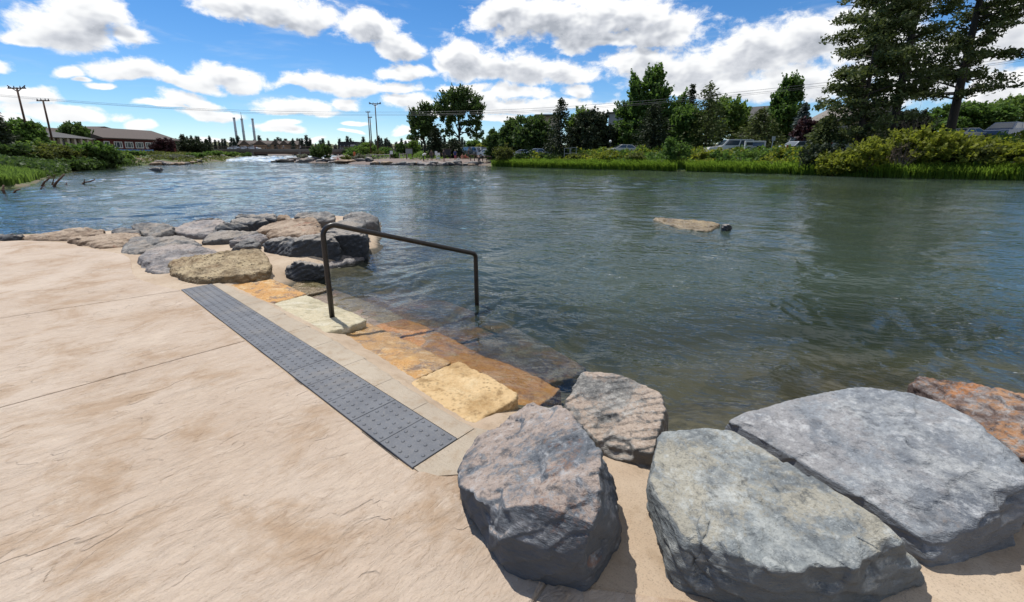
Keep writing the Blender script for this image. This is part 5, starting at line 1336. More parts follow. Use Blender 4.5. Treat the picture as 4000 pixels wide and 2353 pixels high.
def building(name, label, P0, P1, depth, z0, wall_h, wall, roof=None, roof_kind='gable', roof_h=2.0, over=0.5, wins=(), frame=None, pane=None, extra=None, cat='building', group=None):
    L, a = frame_M(P0, P1)
    root = empty(name, (P0[0], P0[1], z0), label, cat, group, rz=a)
    MB().box(0, L, 0, depth, -1.0, wall_h).obj('wall', wall, root)
    o = over
    if roof_kind == 'gable':            # ridge along x
        V = [(-o, -o, wall_h), (L + o, -o, wall_h), (L + o, depth + o, wall_h), (-o, depth + o, wall_h), (-o, depth / 2, wall_h + roof_h), (L + o, depth / 2, wall_h + roof_h)]
        V = [(x, y, z - .25) for x, y, z in V[:4]] + V[4:] + [(x, y, z - .05) for x, y, z in V[:4]]
        F = [(6, 7, 5, 4), (8, 9, 4, 5), (0, 1, 7, 6), (2, 3, 9, 8), (0, 6, 4, 9, 3), (7, 1, 2, 8, 5), (0, 3, 2, 1)]
        mb = MB().add(V, F)
    elif roof_kind == 'hip':
        q = min(depth, L) / 2
        V = [(-o, -o, wall_h), (L + o, -o, wall_h), (L + o, depth + o, wall_h), (-o, depth + o, wall_h), (q, depth / 2, wall_h + roof_h), (L - q, depth / 2, wall_h + roof_h)]
        mb = MB().add(V, [(0, 1, 5, 4), (2, 3, 4, 5), (1, 2, 5), (3, 0, 4), (0, 3, 2, 1)])
    elif roof_kind == 'gable_y':        # ridge away from the viewer, gable towards us
        V = [(-o, -o, wall_h), (L / 2, -o, wall_h + roof_h), (L + o, -o, wall_h), (-o, depth + o, wall_h), (L / 2, depth + o, wall_h + roof_h), (L + o, depth + o, wall_h)]
        mb = MB().add(V, [(0, 2, 1), (3, 4, 5), (0, 1, 4, 3), (1, 2, 5, 4), (0, 3, 5, 2)])
    else:
        mb = MB().box(-o, L + o, -o, depth + o, wall_h, wall_h + roof_h)
    mb.obj('roof', roof, root)
    for (u0, u1, v0, v1) in wins:
        fr = MB(); t = .14
        fr.box(u0 - t, u1 + t, -.08, 0.02, v1, v1 + t).box(u0 - t, u1 + t, -.08, 0.02, v0 - t, v0).box(u0 - t, u0, -.08, .02, v0, v1).box(u1, u1 + t, -.08, .02, v0, v1)
        if u1 - u0 > 1.6: 
            for q in (.25, .75): fr.box(u0 + (u1 - u0) * q - .05, u0 + (u1 - u0) * q + .05, -.07, .02, v0, v1)
        w = fr.obj('window', frame or M_WHITE, root)
        MB().box(u0, u1, -.04, -.005, v0, v1).obj('pane', pane or M_GLASS, w)
    if extra: extra(root, L)
    return root
def far_buildings():
    # red hall on the left bank
    A, B = D(400, 541, 92), D(683, 551, 112); z0 = ground_at(A[0], A[1]) ; ze = 1.55 + 49 / 1689 * 112
    L = np.linalg.norm((B - A)[:2])
    wins = []
    for x0, x1 in ((.01, .062), (.127, .215), (.262, .355), (.40, .495), (.535, .63), (.67, .735)):
        wins.append((x0 * L, x1 * L, 1.25, 2.75))
    P0, P1 = A, B; wh_ = ze - z0
    def ex(root, L):
        MB().box(-2.6, -2.0, 3, 3.6, 2.6, wh_ + 1.9).obj('chimney', M_REDWALL, root)
        MB().box(-2.8, -1.8, 2.8, 3.8, wh_ + 1.9, wh_ + 2.05).obj('chimney_cap', M_ROOF_B, root)
        MB().box(-7, -.4, 1.5, 8, -1, wh_ * .8).obj('side_wing', M_BEIGE, root)
        MB().add([(-7.6, .9, wh_ * .8), (-.3, .9, wh_ * .8), (-.3, 5, wh_ + 1.6), (-7.6, 5, wh_ + 1.6)], [(0, 1, 2, 3)]).obj('wing_roof', M_ROOF_B, root)
    building('red_hall', 'long dark red hall with white framed windows and brown roof', P0, P1, 12, z0, ze - z0, M_REDWALL, M_ROOF_B, 'gable', 2.3, .8, [(u0, u1, v0 * (ze - z0) / 4, v1 * (ze - z0) / 4) for u0, u1, v0, v1 in wins], extra=ex)
    # blue tarp fence under it
    a, b = D(452, 592, 80), D(600, 592, 90); Lr, an = frame_M(a, b)
    r = empty('blue_fence', (a[0], a[1], 1.79), 'low blue construction fence below the red hall', 'fence', rz=an)
    MB().box(0, Lr, 0, .04, .0, .5).obj('fabric', simple_mat('tarp_blue', (0.05, 0.17, 0.42), .6), r)
    for k in range(8): MB().box(Lr * k / 7 - .04, Lr * k / 7 + .04, .05, .12, -.6, .55).obj('post', M_STEEL, r)
    # hip roofed house
    A, B = D(165, 540, 72), D(332, 546, 82); z0 = ground_at(A[0], A[1]); ze = D(250, 540, 77)[2]
    def ex(root, L):
        for k in range(6): MB().box(L * (k + .5) / 6 - .25, L * (k + .5) / 6 + .25, -.9, -.5, -1, ze - z0 - .05).obj('stone_column', M_BEIGE, root)
    building('hip_roofed_house', 'low house with grey-brown hip roof and stone columns on the left bank', A, B, 11, z0, ze - z0, M_BROWN, M_ROOF_G, 'hip', 1.9, 1.2, [(1, 2.5, .8, 2.0), (4, 6, .8, 2.0)], extra=ex)
    A, B = D(238, 508, 100), D(330, 512, 100); z0 = ground_at(A[0], A[1])
    building('brown_gabled_house', 'brown roofed house peeking out behind the hip-roofed house', A, B, 9, z0, D(240, 506, 100)[2] - z0, M_TAN, M_ROOF_B, 'gable', .9, .6)
    # lodge behind the stacks
    A, B = D(935, 575, 258), D(1160, 576, 268); z0 = ground_at(A[0], A[1]); wh = D(1000, 566, 262)[2] - z0
    def ex(root, L):
        for k, u in enumerate((.1, .36, .62, .78, .92)):
            w = 5.4 if k != 1 else 8.0
            MB().add([(u * L - w / 2, -1.6, wh * .98), (u * L + w / 2, -1.6, wh * .98), (u * L, -1.6, wh + 2.6), (u * L - w / 2, 4, wh * .98), (u * L + w / 2, 4, wh * .98), (u * L, 4, wh + 2.6)], [(0, 1, 2), (0, 2, 5, 3), (1, 4, 5, 2)]).obj('gable', M_ROOF_B, root)
            MB().box(u * L - w / 2 + .5, u * L + w / 2 - .5, -1.2, 0, -1, wh * .97).obj('bay', M_TAN, root)
    building('lodge', 'long tan lodge with gables behind the bridge and stacks', A, B, 14, z0, wh, M_TAN, M_ROOF_B, 'gable', 2.6, .8, [(u, u + 2, 3.2, 4.8) for u in np.arange(1.5, np.linalg.norm((B - A)[:2]) - 3, 4.2)], frame=M_BEIGE, extra=ex)
    # black cinema-like box with pale letters too far to read
    A, B = D(1322, 590, 205), D(1392, 590, 205); z0 = ground_at(A[0], A[1]); wh = D(1350, 557, 205)[2] - z0
    def ex(root, L):
        rs = np.random.RandomState(2)
        s = MB()
        for k in range(7):
            x = L * .70 + k * L * .042
            s.box(x, x + L * .010, -.14, -.02, wh - 2.1, wh - .9); s.box(x, x + L * .026, -.14, -.02, wh - (1.1 if k % 2 else 2.1), wh - (.9 if k % 2 else 1.9))
            s.box(x + L * .018, x + L * .026, -.14, -.02, wh - 1.7, wh - (1.0 if k % 3 else 1.2))
        s.obj('sign_letters', M_WHITE, root)
        MB().box(.6, L * .65, -.1, -.02, wh * .55, wh * .62).obj('grey_band', M_GREY, root)
        for k in range(3): MB().box(1 + k * 1.8, 1.3 + k * 1.8, -.12, -.02, 0, wh * .8).obj('grey_fin', M_GREY, root)
    building('black_building', 'black box building with pale lettering beyond the bridge', A, B, 16, z0, wh, M_BLACK, M_BLACK, 'flat', .35, .1, extra=ex)
    # park house
    A, B = D(1868, 592, 125), D(1905, 592, 125); z0 = ground_at(A[0], A[1])
    building('park_house', 'tan roofed house behind the car park', A, B, 8, z0, D(1880, 578, 125)[2] - z0, M_BEIGE, simple_mat('shingle_tan', (.24, .17, .12), .9), 'gable', 1.6, .5, [(.8, 1.8, .8, 1.9)])
    # right bank houses
    A, B = D(2105, 560, 96), D(2185, 560, 96); z0 = ground_at(A[0], A[1]); wh = D(2130, 455, 96)[2] - z0
    def ex(root, L):
        MB().box(-1.6, 0, .5, 6, -1, wh - 1.6).obj('side_block', M_GREY, root)
        MB().box(-2.0, .1, .1, 6.4, wh - 1.6, wh - 1.35).obj('side_roof', M_ROOF_G, root)
        MB().box(.15, .45, -.15, 0, wh - 6, wh).obj('timber_post', M_BROWN, root)
    building('flat_roofed_block', 'tall beige block with flat overhanging roof left of the dark spruce', A, B, 8, z0, wh, M_BEIGE, M_ROOF_G, 'flat', .35, .9, [(.9, 3.6, wh - 4.2, wh - 2.3)], frame=M_GREY, pane=M_GLASSB, extra=ex)
    A, B = D(2345, 560, 88), D(2480, 560, 84); z0 = ground_at(A[0], A[1]); wh = D(2400, 514, 86)[2] - z0
    def ex(root, L):
        MB().box(-1.5, 2.6, 7, 12, 0, wh + 4.0).obj('tower_block', M_GREY, root)
        MB().box(2.7, 6.5, 7.5, 12, 0, wh + 3.5).obj('brick_block', simple_mat('brick_far', (.28, .12, .08), .9), root)
        MB().box(-1.7, 6.8, 6.6, 12.4, wh + 4.0, wh + 4.25).obj('tower_roof', M_ROOF_G, root)
    building('pale_hip_house', 'house with pale grey hip roof behind the low green tree', A, B, 8, z0, wh, M_BEIGE, M_ROOF_L, 'hip', 2.3, .7, [(1, 2.4, .8, 2.2), (4, 5.4, .8, 2.2)], extra=ex)
    A, B = D(2850, 560, 70), D(3000, 560, 66); z0 = ground_at(A[0], A[1]); zt = D(2985, 412, 70)[2]; wh = D(2990, 480, 67)[2] - z0
    building('dark_gabled_house', 'big house with dark shingle gable roof behind the broad olive pine', A, B, 9, z0, wh, M_BROWN, M_ROOF_G, 'gable', zt - z0 - wh, .9, [(1, 2.5, 1, 2.4), (4, 5.5, 1, 2.4)], frame=M_BEIGE)
    A, B = D(3150, 560, 66), D(3300, 560, 60); z0 = ground_at(A[0], A[1]); wh = D(3200, 470, 64)[2] - z0
    building('taupe_roofed_house', 'house with plain taupe roof behind the purple-leaved tree', A, B, 9, z0, wh, M_BEIGE, M_ROOF_L, 'gable', D(3200, 410, 66)[2] - z0 - wh, .5, [(1.5, 3, .8, 2)])
    A, B = D(3965, 540, 62), D(4120, 540, 58); z0 = ground_at(A[0], A[1]); wh = D(3990, 445, 60)[2] - z0
    building('edge_house', 'house with taupe roof cut by the right edge of the photograph', A, B, 9, z0, wh, M_GREY, M_ROOF_L, 'gable', 2.2, .8, [(1, 2.4, .8, 2.0)])
far_buildings()

def stacks_bridge_poles():
    # three tall silver stacks
    for px, ty, lb in ((933, 459, 'leftmost silver smoke stack of the three beyond the bridge'), (962, 463, 'middle silver smoke stack with a thin spire'), (1003, 463, 'rightmost silver smoke stack of the three')):
        Y = 300; b = place(px, Y); H = D(px, ty, Y)[2] - b[2]
        r = empty('smoke_stack', b, lb, 'smoke stack', 'silver smoke stacks')
        MB().tube([(0, 0, -1), (0, 0, H * .5), (0, 0, H)], [.78, .74, .7], 16).obj('flue', M_STEEL, r, smooth=True)
        for q in (.3, .6, .97): MB().tube([(0, 0, H * q), (0, 0, H * q + .35)], .84, 16).obj('ring', M_STEEL, r)
        if px == 962: MB().tube([(0, 0, H), (0, 0, H + 4.2)], [.22, .05], 6).obj('spire', M_DARKSTEEL, r)
    # bridge
    A, B = D(690, 588, 150), D(1392, 589, 148); z = 2.7; L, a = frame_M(A, B)
    r = empty('road_bridge', (A[0], A[1], 0), 'low concrete road bridge across the river above the rapids', 'bridge', rz=a)
    MB().box(-14, L + 14, 0, 9, z - .55, z).obj('deck', M_BRIDGE, r)
    MB().box(-14, L + 14, .15, .9, z - 1.35, z - .55).obj('girder', M_BROWN, r)
    MB().box(-14, L + 14, -.15, .1, z - .15, z + .35).obj('kerb', M_BRIDGE, r)
    rail = MB()
    rail.box(-14, L + 14, -.05, .03, z + 1.0, z + 1.2); rail.box(-14, L + 14, -.05, .03, z + .7, z + .76)
    rail.obj('guard_rail', M_BROWN, r)
    for k in range(26): MB().box(L * k / 25 - .06, L * k / 25 + .06, -.05, .05, z + .35, z + 1.05).obj('rail_post', M_BROWN, r)
    for px in (992, 1179, 1372):
        u = (D(px, 600, 150)[0] - A[0]); w = .9 if px != 1372 else 2.2
        MB().box(u - w / 2, u + w / 2, -.1, 8, -3, z - .56).obj('pier', M_BRIDGE, r)
    # traffic on the bridge: pale cars
    # wooden utility poles
    def pole(px, ty, Y, label, arm=2.2, vee=True, lean=0.0):
        b = place(px, Y); H = D(px, ty, Y)[2] - b[2]
        r = empty('utility_pole', b, label, 'utility pole', 'wooden utility poles')
        MB().tube([(0, 0, -.6), (lean, 0, H)], [.15, .10], 8).obj('shaft', M_WOODPOLE, r, smooth=True)
        if vee:
            MB().tube([(-arm / 2, 0, H + .25), (0, 0, H - .55)], .06, 5).tube([(arm / 2, 0, H + .25), (0, 0, H - .55)], .06, 5).obj('vee_arm', M_WOODPOLE, r)
        MB().box(-arm / 2, arm / 2, -.06, .06, H - .18, H - .04).obj('crossarm', M_WOODPOLE, r)
        for q in (-.9, -.3, .4, .9): MB().tube([(q * arm / 2, 0, H - .04), (q * arm / 2, 0, H + .2)], [.07, .04], 6).obj('insulator', M_DARKSTEEL, r)
    pole(128, 342, 62, 'tall wooden pole at the far left', 2.4, True)
    pole(216, 391, 66, 'shorter wooden pole right of the tall left pole', 1.8, False)
    pole(1478, 404, 98, 'tallest wooden pole beside the park', 2.6, True)
    pole(1449, 437, 104, 'slim wooden pole left of the tallest park pole', 1.0, False)
    pole(1455, 458, 108, 'short reddish pole between the other park poles', 1.0, False)
    # power lines
    pts = [(-200, 352), (57, 376), (178, 387), (298, 396), (567, 415), (998, 436), (1432, 440), (1900, 436), (2350, 409), (2700, 380), (3100, 338), (3550, 286), (4000, 221), (4400, 158)]
    for k, (dz, lb) in enumerate(((0, 'upper power line strung across the whole river'), (-.26, 'middle power line strung just below the upper one'), (-.42, 'lowest power line of the three across the river'))):
        P = []
        xs = np.linspace(-200, 4400, 90); ys = np.interp(xs, [p[0] for p in pts], [p[1] for p in pts])
        ys = np.convolve(np.pad(ys, 6, 'reflect', reflect_type='odd'), np.ones(13) / 13, 'valid')
        for x, y in zip(xs, ys):
            Y = 68 - 24 * (x / 4000); P.append(D(x, y, Y) + np.array([0, 0, dz * (1 if x > 900 else .6)]))
        o = MB().tube(P, .016 if k < 2 else .012, 5, cap=False).obj('power_line', M_WIRE); tag(o, lb, 'power line', 'power lines over the river')
stacks_bridge_poles()

# ---------------------------------------------------------------- cars
def paint(name, col): 
    m, N = newmat(name); b = N.n('ShaderNodeBsdfPrincipled', None, Base_Color=col, Roughness=.42, Metallic=.1); b.inputs['Coat Weight'].default_value = .15
    N.out(b); return m
M_TYRE = simple_mat('tyre_rubber', (.015, .015, .015), .8); M_RIM = simple_mat('wheel_alloy', (.35, .35, .36), .4, .7)
M_LAMP = simple_mat('headlight_lens', (.6, .6, .58), .2); M_TAIL = simple_mat('taillight_lens', (.25, .01, .01), .3)
CARS = {  # side outlines (x from the rear bumper, z): body, roofline with glass
 'suv': (5.2, 1.95, [(0, .45), (0, 1.1), (.08, 1.15), (3.7, 1.15), (5.05, 1.02), (5.2, .8), (5.2, .42)], [(.12, 1.14), (.3, 1.88), (3.0, 1.9), (3.75, 1.14)], .38),
 'van': (4.9, 1.95, [(0, .4), (0, 1.05), (.05, 1.12), (3.6, 1.12), (4.75, .92), (4.9, .7), (4.9, .38)], [(.08, 1.11), (.3, 1.72), (2.7, 1.76), (3.9, 1.1)], .34),
 'sedan': (4.7, 1.8, [(0, .4), (0, .9), (.1, .98), (3.4, 1.0), (4.6, .82), (4.7, .65), (4.7, .36)], [(.75, .98), (1.35, 1.42), (2.5, 1.45), (3.4, .99)], .33),
 'pickup': (5.6, 1.95, [(0, .5), (0, 1.12), (.05, 1.16), (4.1, 1.14), (5.45, 1.02), (5.6, .8), (5.6, .46)], [(1.9, 1.15), (2.0, 1.8), (3.4, 1.82), (4.15, 1.13)], .4),
}
def car(px, Y, kind, col, rz, label, group, dz=0.0):
    L, Wd, body, cab, wr = CARS[kind]; b = place(px, Y) + np.array([0, 0, dz])
    r = empty('parked_car', b, label, 'car', group, rz=rz); m = paint('car_paint', col)
    def extr(prof, w0, w1, name, mat, par):
        n = len(prof); z0 = min(z for _, z in prof); z1 = max(z for _, z in prof); V = []
        for s in (-1, 1):
            for x, z in prof:
                w = w0 + (w1 - w0) * (z - z0) / (z1 - z0 + 1e-6); V.append((x - L / 2, s * w / 2, z))
        F = [tuple(range(n)), tuple(range(2 * n - 1, n - 1, -1))] + [(k, n + k, n + (k + 1) % n, (k + 1) % n) for k in range(n)]
        return MB().add(V, [tuple(reversed(f)) for f in F]).obj(name, mat, par)
    bd = extr(body, Wd, Wd * .98, 'body', m, r); extr(cab, Wd * .95, Wd * .76, 'cabin', m, r)
    (ax, az), (bx, bz), (cx, cz), (dx, dzz) = cab
    def lerp(p, q, t): return (p[0] + (q[0] - p[0]) * t, p[1] + (q[1] - p[1]) * t)
    for s in (-1, 1):                                  # side glass: two panes
        for u0, u1 in ((.06, .48), (.52, .94)):
            q = []
            for t, u in ((.12, u0), (.12, u1), (.86, u1), (.86, u0)):
                lo = lerp((ax, az), (dx, dzz), u); hi = lerp((bx, bz), (cx, cz), u); x, z = lerp(lo, hi, t)
                w = Wd * (.95 - .19 * t) / 2 + .012; q.append((x - L / 2, s * w, z))
            MB().add(q, [(0, 1, 2, 3)]).obj('side_window', M_GLASS, r)
    for nm, (p, q) in (('windscreen', ((dx, dzz), (cx, cz))), ('rear_window', ((ax, az), (bx, bz)))):
        V = []; off = .015 if nm == 'windscreen' else -.015
        for t in (.1, .88):
            x, z = lerp(p, q, t); w = Wd * (.95 - .19 * t) / 2 - .1
            V += [(x - L / 2 + off, -w, z + .012), (x - L / 2 + off, w, z + .012)]
        MB().add(V, [(0, 1, 3, 2)]).obj(nm, M_GLASS, r)
    for x in (.95, L - 1.0):
        for s in (-1, 1):
            w = MB().tube([(x - L / 2, s * (Wd / 2 - .2), wr), (x - L / 2, s * (Wd / 2 + .01), wr)], wr, 14).obj('wheel', M_TYRE, r)
            MB().tube([(x - L / 2, s * (Wd / 2 - .0), wr), (x - L / 2, s * (Wd / 2 + .025), wr)], wr * .62, 12).obj('rim', M_RIM, w)
    for s in (-1, 1):
        MB().box(L / 2 - .1, L / 2 + .015, s * Wd * .36 - .2, s * Wd * .36 + .2, .68, .84).obj('headlight', M_LAMP, r)
        MB().box(-L / 2 - .015, -L / 2 + .06, s * Wd * .42 - .1, s * Wd * .42 + .1, .75, 1.02).obj('taillight', M_TAIL, r)
    MB().box(L / 2 - .06, L / 2 + .03, -Wd * .45, Wd * .45, .38, .55).obj('front_bumper', M_DARKSTEEL, r)
    return r
def cars():
    g = 'cars parked on the right bank'
    w = car(2845, 51, 'suv', (.62, .63, .62), R(176), 'white long station wagon with dark side lettering parked behind the bushes', g)
    s = MB()
    for k in range(7): s.box(-.9 + k * .2, -.78 + k * .2, -.99, -.98, .78, .95)
    s2 = s.obj('side_lettering', M_DARKSTEEL, w); s2.scale = (1, -1, 1)
    car(2975, 54, 'sedan', (.05, .055, .065), R(178), 'dark car parked under the white framed signboard', g)
    car(3130, 46, 'sedan', (.33, .36, .40), R(8), 'silver car parked beside the blue spruce', g)
    car(3170, 50, 'suv', (.5, .52, .54), R(12), 'pale silver car behind the silver one', g)
    car(2520, 57, 'sedan', (.02, .02, .022), R(180), 'black car under the tall broad tree', g)
    car(2430, 55, 'sedan', (.45, .46, .44), R(180), 'pale car half hidden left of the black one', g)
    car(3310, 40, 'sedan', (.42, .46, .40), R(5), 'pale green car behind the yellow willow bush', g)
    car(3765, 44, 'sedan', (.40, .39, .32), R(10), 'beige car parked left of the blue van', g)
    car(3905, 43.5, 'van', (.10, .15, .24), R(205), 'blue minivan on the road at the right edge', g)
    g = 'cars in the park car park'
    car(1842, 83, 'suv', (.08, .085, .09), R(-60), 'dark sport utility car left in the park car park', g)
    car(1866, 82, 'suv', (.62, .66, .68), R(-50), 'white and silver car in the middle of the park car park', g)
    car(1893, 80, 'pickup', (.03, .035, .045), R(-70), 'black pickup in the park car park', g)
    car(1915, 76, 'sedan', (.7, .7, .68), R(-40), 'white car right in the park car park beside the round bush', g)
    car(2036, 61, 'sedan', (.72, .72, .70), R(175), 'white car glimpsed through the bushes below the wide dark tree', g)
    car(2090, 60, 'sedan', (.66, .67, .67), R(175), 'second white car glimpsed through the bushes left of the dark spruce', g)
    g = 'cars crossing the bridge'
    for px, lb in ((928, 'white car on the left of the bridge'), (963, 'pale car between the stacks on the bridge'), (996, 'small pale car right of the stacks on the bridge')):
        o = car(px, 155, 'sedan', (.6, .62, .64), 0, lb, g); o.location = (D(px, 585, 155)[0], 154, 2.6)
cars()

# ---------------------------------------------------------------- signs, fences, lamp posts
def signs():
    # white framed signboard with a landscape strip, at the dark car
    b = place(2960, 49); r = empty('signboard', b, 'white framed trailhead board with a pale blue panel by the dark car', 'sign')
    H = D(2960, 556, 49)[2] - b[2]
    a0, a1 = D(2912, 560, 49)[0] - b[0], D(2988, 560, 49)[0] - b[0]
    for x in (a0, a1): MB().box(x - .07, x + .07, -.07, .07, -.3, H + .15).obj('post', M_WHITE, r)
    MB().box(a0, a1, -.08, .08, H, H + .16).obj('top_beam', M_WHITE, r)
    MB().box(a0 + .1 + (a1 - a0) * .35, a1 - .08, -.04, .04, H - .42, H - .02).obj('panel', M_GLASSB, r)
    # small traffic sign on a pole
    b = place(3012, 46); r = empty('traffic_sign', b, 'small pale sign on a thin slanted pole right of the signboard', 'sign'); H = D(3014, 534, 46)[2] - b[2]
    MB().tube([(-.1, 0, -.3), (.05, 0, H)], .03, 6).obj('pole', M_STEEL, r)
    MB().box(-.12, .22, -.05, -.03, H - .42, H + .02).obj('plate', simple_mat('sign_back', (.45, .47, .46), .5), r)
    # globe lamp
    for px, Y, ty, lb in ((3369, 42, 497, 'dark lamp post with a white globe by the yellow willow bush'), (2382, 54, 553, 'lamp post with a white globe below the pale house')):
        b = place(px, Y); r = empty('street_lamp', b, lb, 'street lamp', 'globe street lamps'); H = D(px, ty, Y)[2] - b[2]
        MB().tube([(0, 0, -.3), (0, 0, H - .1)], [.07, .05], 8).obj('post', M_DARKSTEEL, r)
        bm = bmesh.new(); bmesh.ops.create_uvsphere(bm, u_segments=12, v_segments=8, radius=.16); me = bpy.data.meshes.new('globe'); bm.to_mesh(me); bm.free(); me.materials.append(M_WHITE)
        o = bpy.data.objects.new('globe', me); o.location = (0, 0, H); link(o, r)
    # park: information boards, kiosk, A-frame, rail fences, ramp rail
    def board(px, Y, w, h, z, label, mat, posts=True, name='information_board'):
        b = place(px, Y); r = empty(name, b, label, 'sign', 'boards in the riverside park')
        MB().box(-w / 2, w / 2, -.05, .05, z, z + h).obj('panel', mat, r)
        if posts:
            for x in (-w / 2 + .06, w / 2 - .06): MB().box(x - .06, x + .06, .05, .15, -.3, z + h).obj('post', M_BROWN, r)
        MB().box(-w / 2 - .05, w / 2 + .05, -.07, .12, z + h, z + h + .1).obj('cap', M_BROWN, r); return r
    board(1598, 75, 1.1, .8, .9, 'grey board standing left in the park beach', M_GREY)
    board(1711, 72, .62, 1.0, .05, 'white standing panel in the middle of the park beach', M_WHITE, False)
    board(1748, 73, 1.1, 1.0, .5, 'dark kiosk with a pale notice on the park beach', M_BLACK)
    MB().box(-.5, -.1, -.09, -.055, .7, 1.3).obj('notice', M_WHITE, bpy.data.objects['information_board.001'] if 'information_board.001' in bpy.data.objects else None)
    board(1529, 80, .5, .6, .8, 'small white notice left by the white fence', M_WHITE)
    board(1765, 90, .7, 1.6, .0, 'dark toilet cabin left in the park', M_BLACK, False, 'cabin'); board(1793, 92, .9, 1.7, .0, 'dark toilet cabin right in the park', M_BLACK, False, 'cabin')
    def railfence(p0, p1, Y0, Y1, n, label, mat, rails=(.35, .75), h=.95):
        a, b = place(p0, Y0), place(p1, Y1); r = empty('rail_fence', a, label, 'fence', 'low fences in the park'); d = b - a
        for k in range(n + 1):
            q = d * k / n; MB().box(q[0] - .06, q[0] + .06, q[1] - .06, q[1] + .06, q[2] - .3, q[2] + h).obj('post', mat, r)
        for z in rails: MB().tube([(0, 0, z), d + np.array([0, 0, z])], .045, 5).obj('rail', mat, r)
    M_PALE = simple_mat('weathered_timber', (.42, .38, .33), .85)
    railfence(1430, 1522, 84, 79, 5, 'pale timber rail fence left on the park shore', M_PALE)
    railfence(1560, 1590, 80, 80, 2, 'short pale timber fence behind the grey board', M_PALE)
    railfence(1838, 1918, 70, 66, 5, 'dark ramp railing left of the round bush', M_BROWN, (.5, .95), 1.0)
    # shelter doors seen under the trees: white gates
    for px, lb in ((2215, 'grey framed gate under the dark spruce'), (2240, 'second grey framed gate right of the first')):
        b = place(px, 56); r = empty('frame_gate', b, lb, 'gate', 'gates under the trees')
        for x in (-.35, .35): MB().box(x - .04, x + .04, -.04, .04, 0, 1.5).obj('stile', M_GREY, r)
        for z in (.05, .8, 1.45): MB().box(-.35, .35, -.03, .03, z, z + .07).obj('bar', M_GREY, r)
signs()
def road():
    P = [(3350, 40.5), (3600, 42), (3800, 42.5), (4100, 41.5), (4400, 40)]
    c = np.array([place(px, Y) for px, Y in P]); V = []
    for k, p in enumerate(c): V += [(p[0] - .6, p[1] - 2.6, p[2] + .10), (p[0] + .6, p[1] + 3.4, p[2] + .22)]
    F = [(2 * k, 2 * k + 2, 2 * k + 3, 2 * k + 1) for k in range(len(c) - 1)]
    tag(MB().add(V, F).obj('road', M_ASPHALT), kind='structure')
    V2 = []
    for k, p in enumerate(c): V2 += [(p[0] - .65, p[1] - 2.9, p[2] - .3), (p[0] - .65, p[1] - 2.9, p[2] + .22), (p[0] - .55, p[1] - 2.6, p[2] + .22), (p[0] - .55, p[1] - 2.6, p[2] - .3)]
    F2 = [(4 * k + q, 4 * k + 4 + q, 4 * k + 5 + q, 4 * k + 1 + q) for k in range(len(c) - 1) for q in range(3)]
    tag(MB().add(V2, F2).obj('kerb', M_BRIDGE), kind='structure')
road()

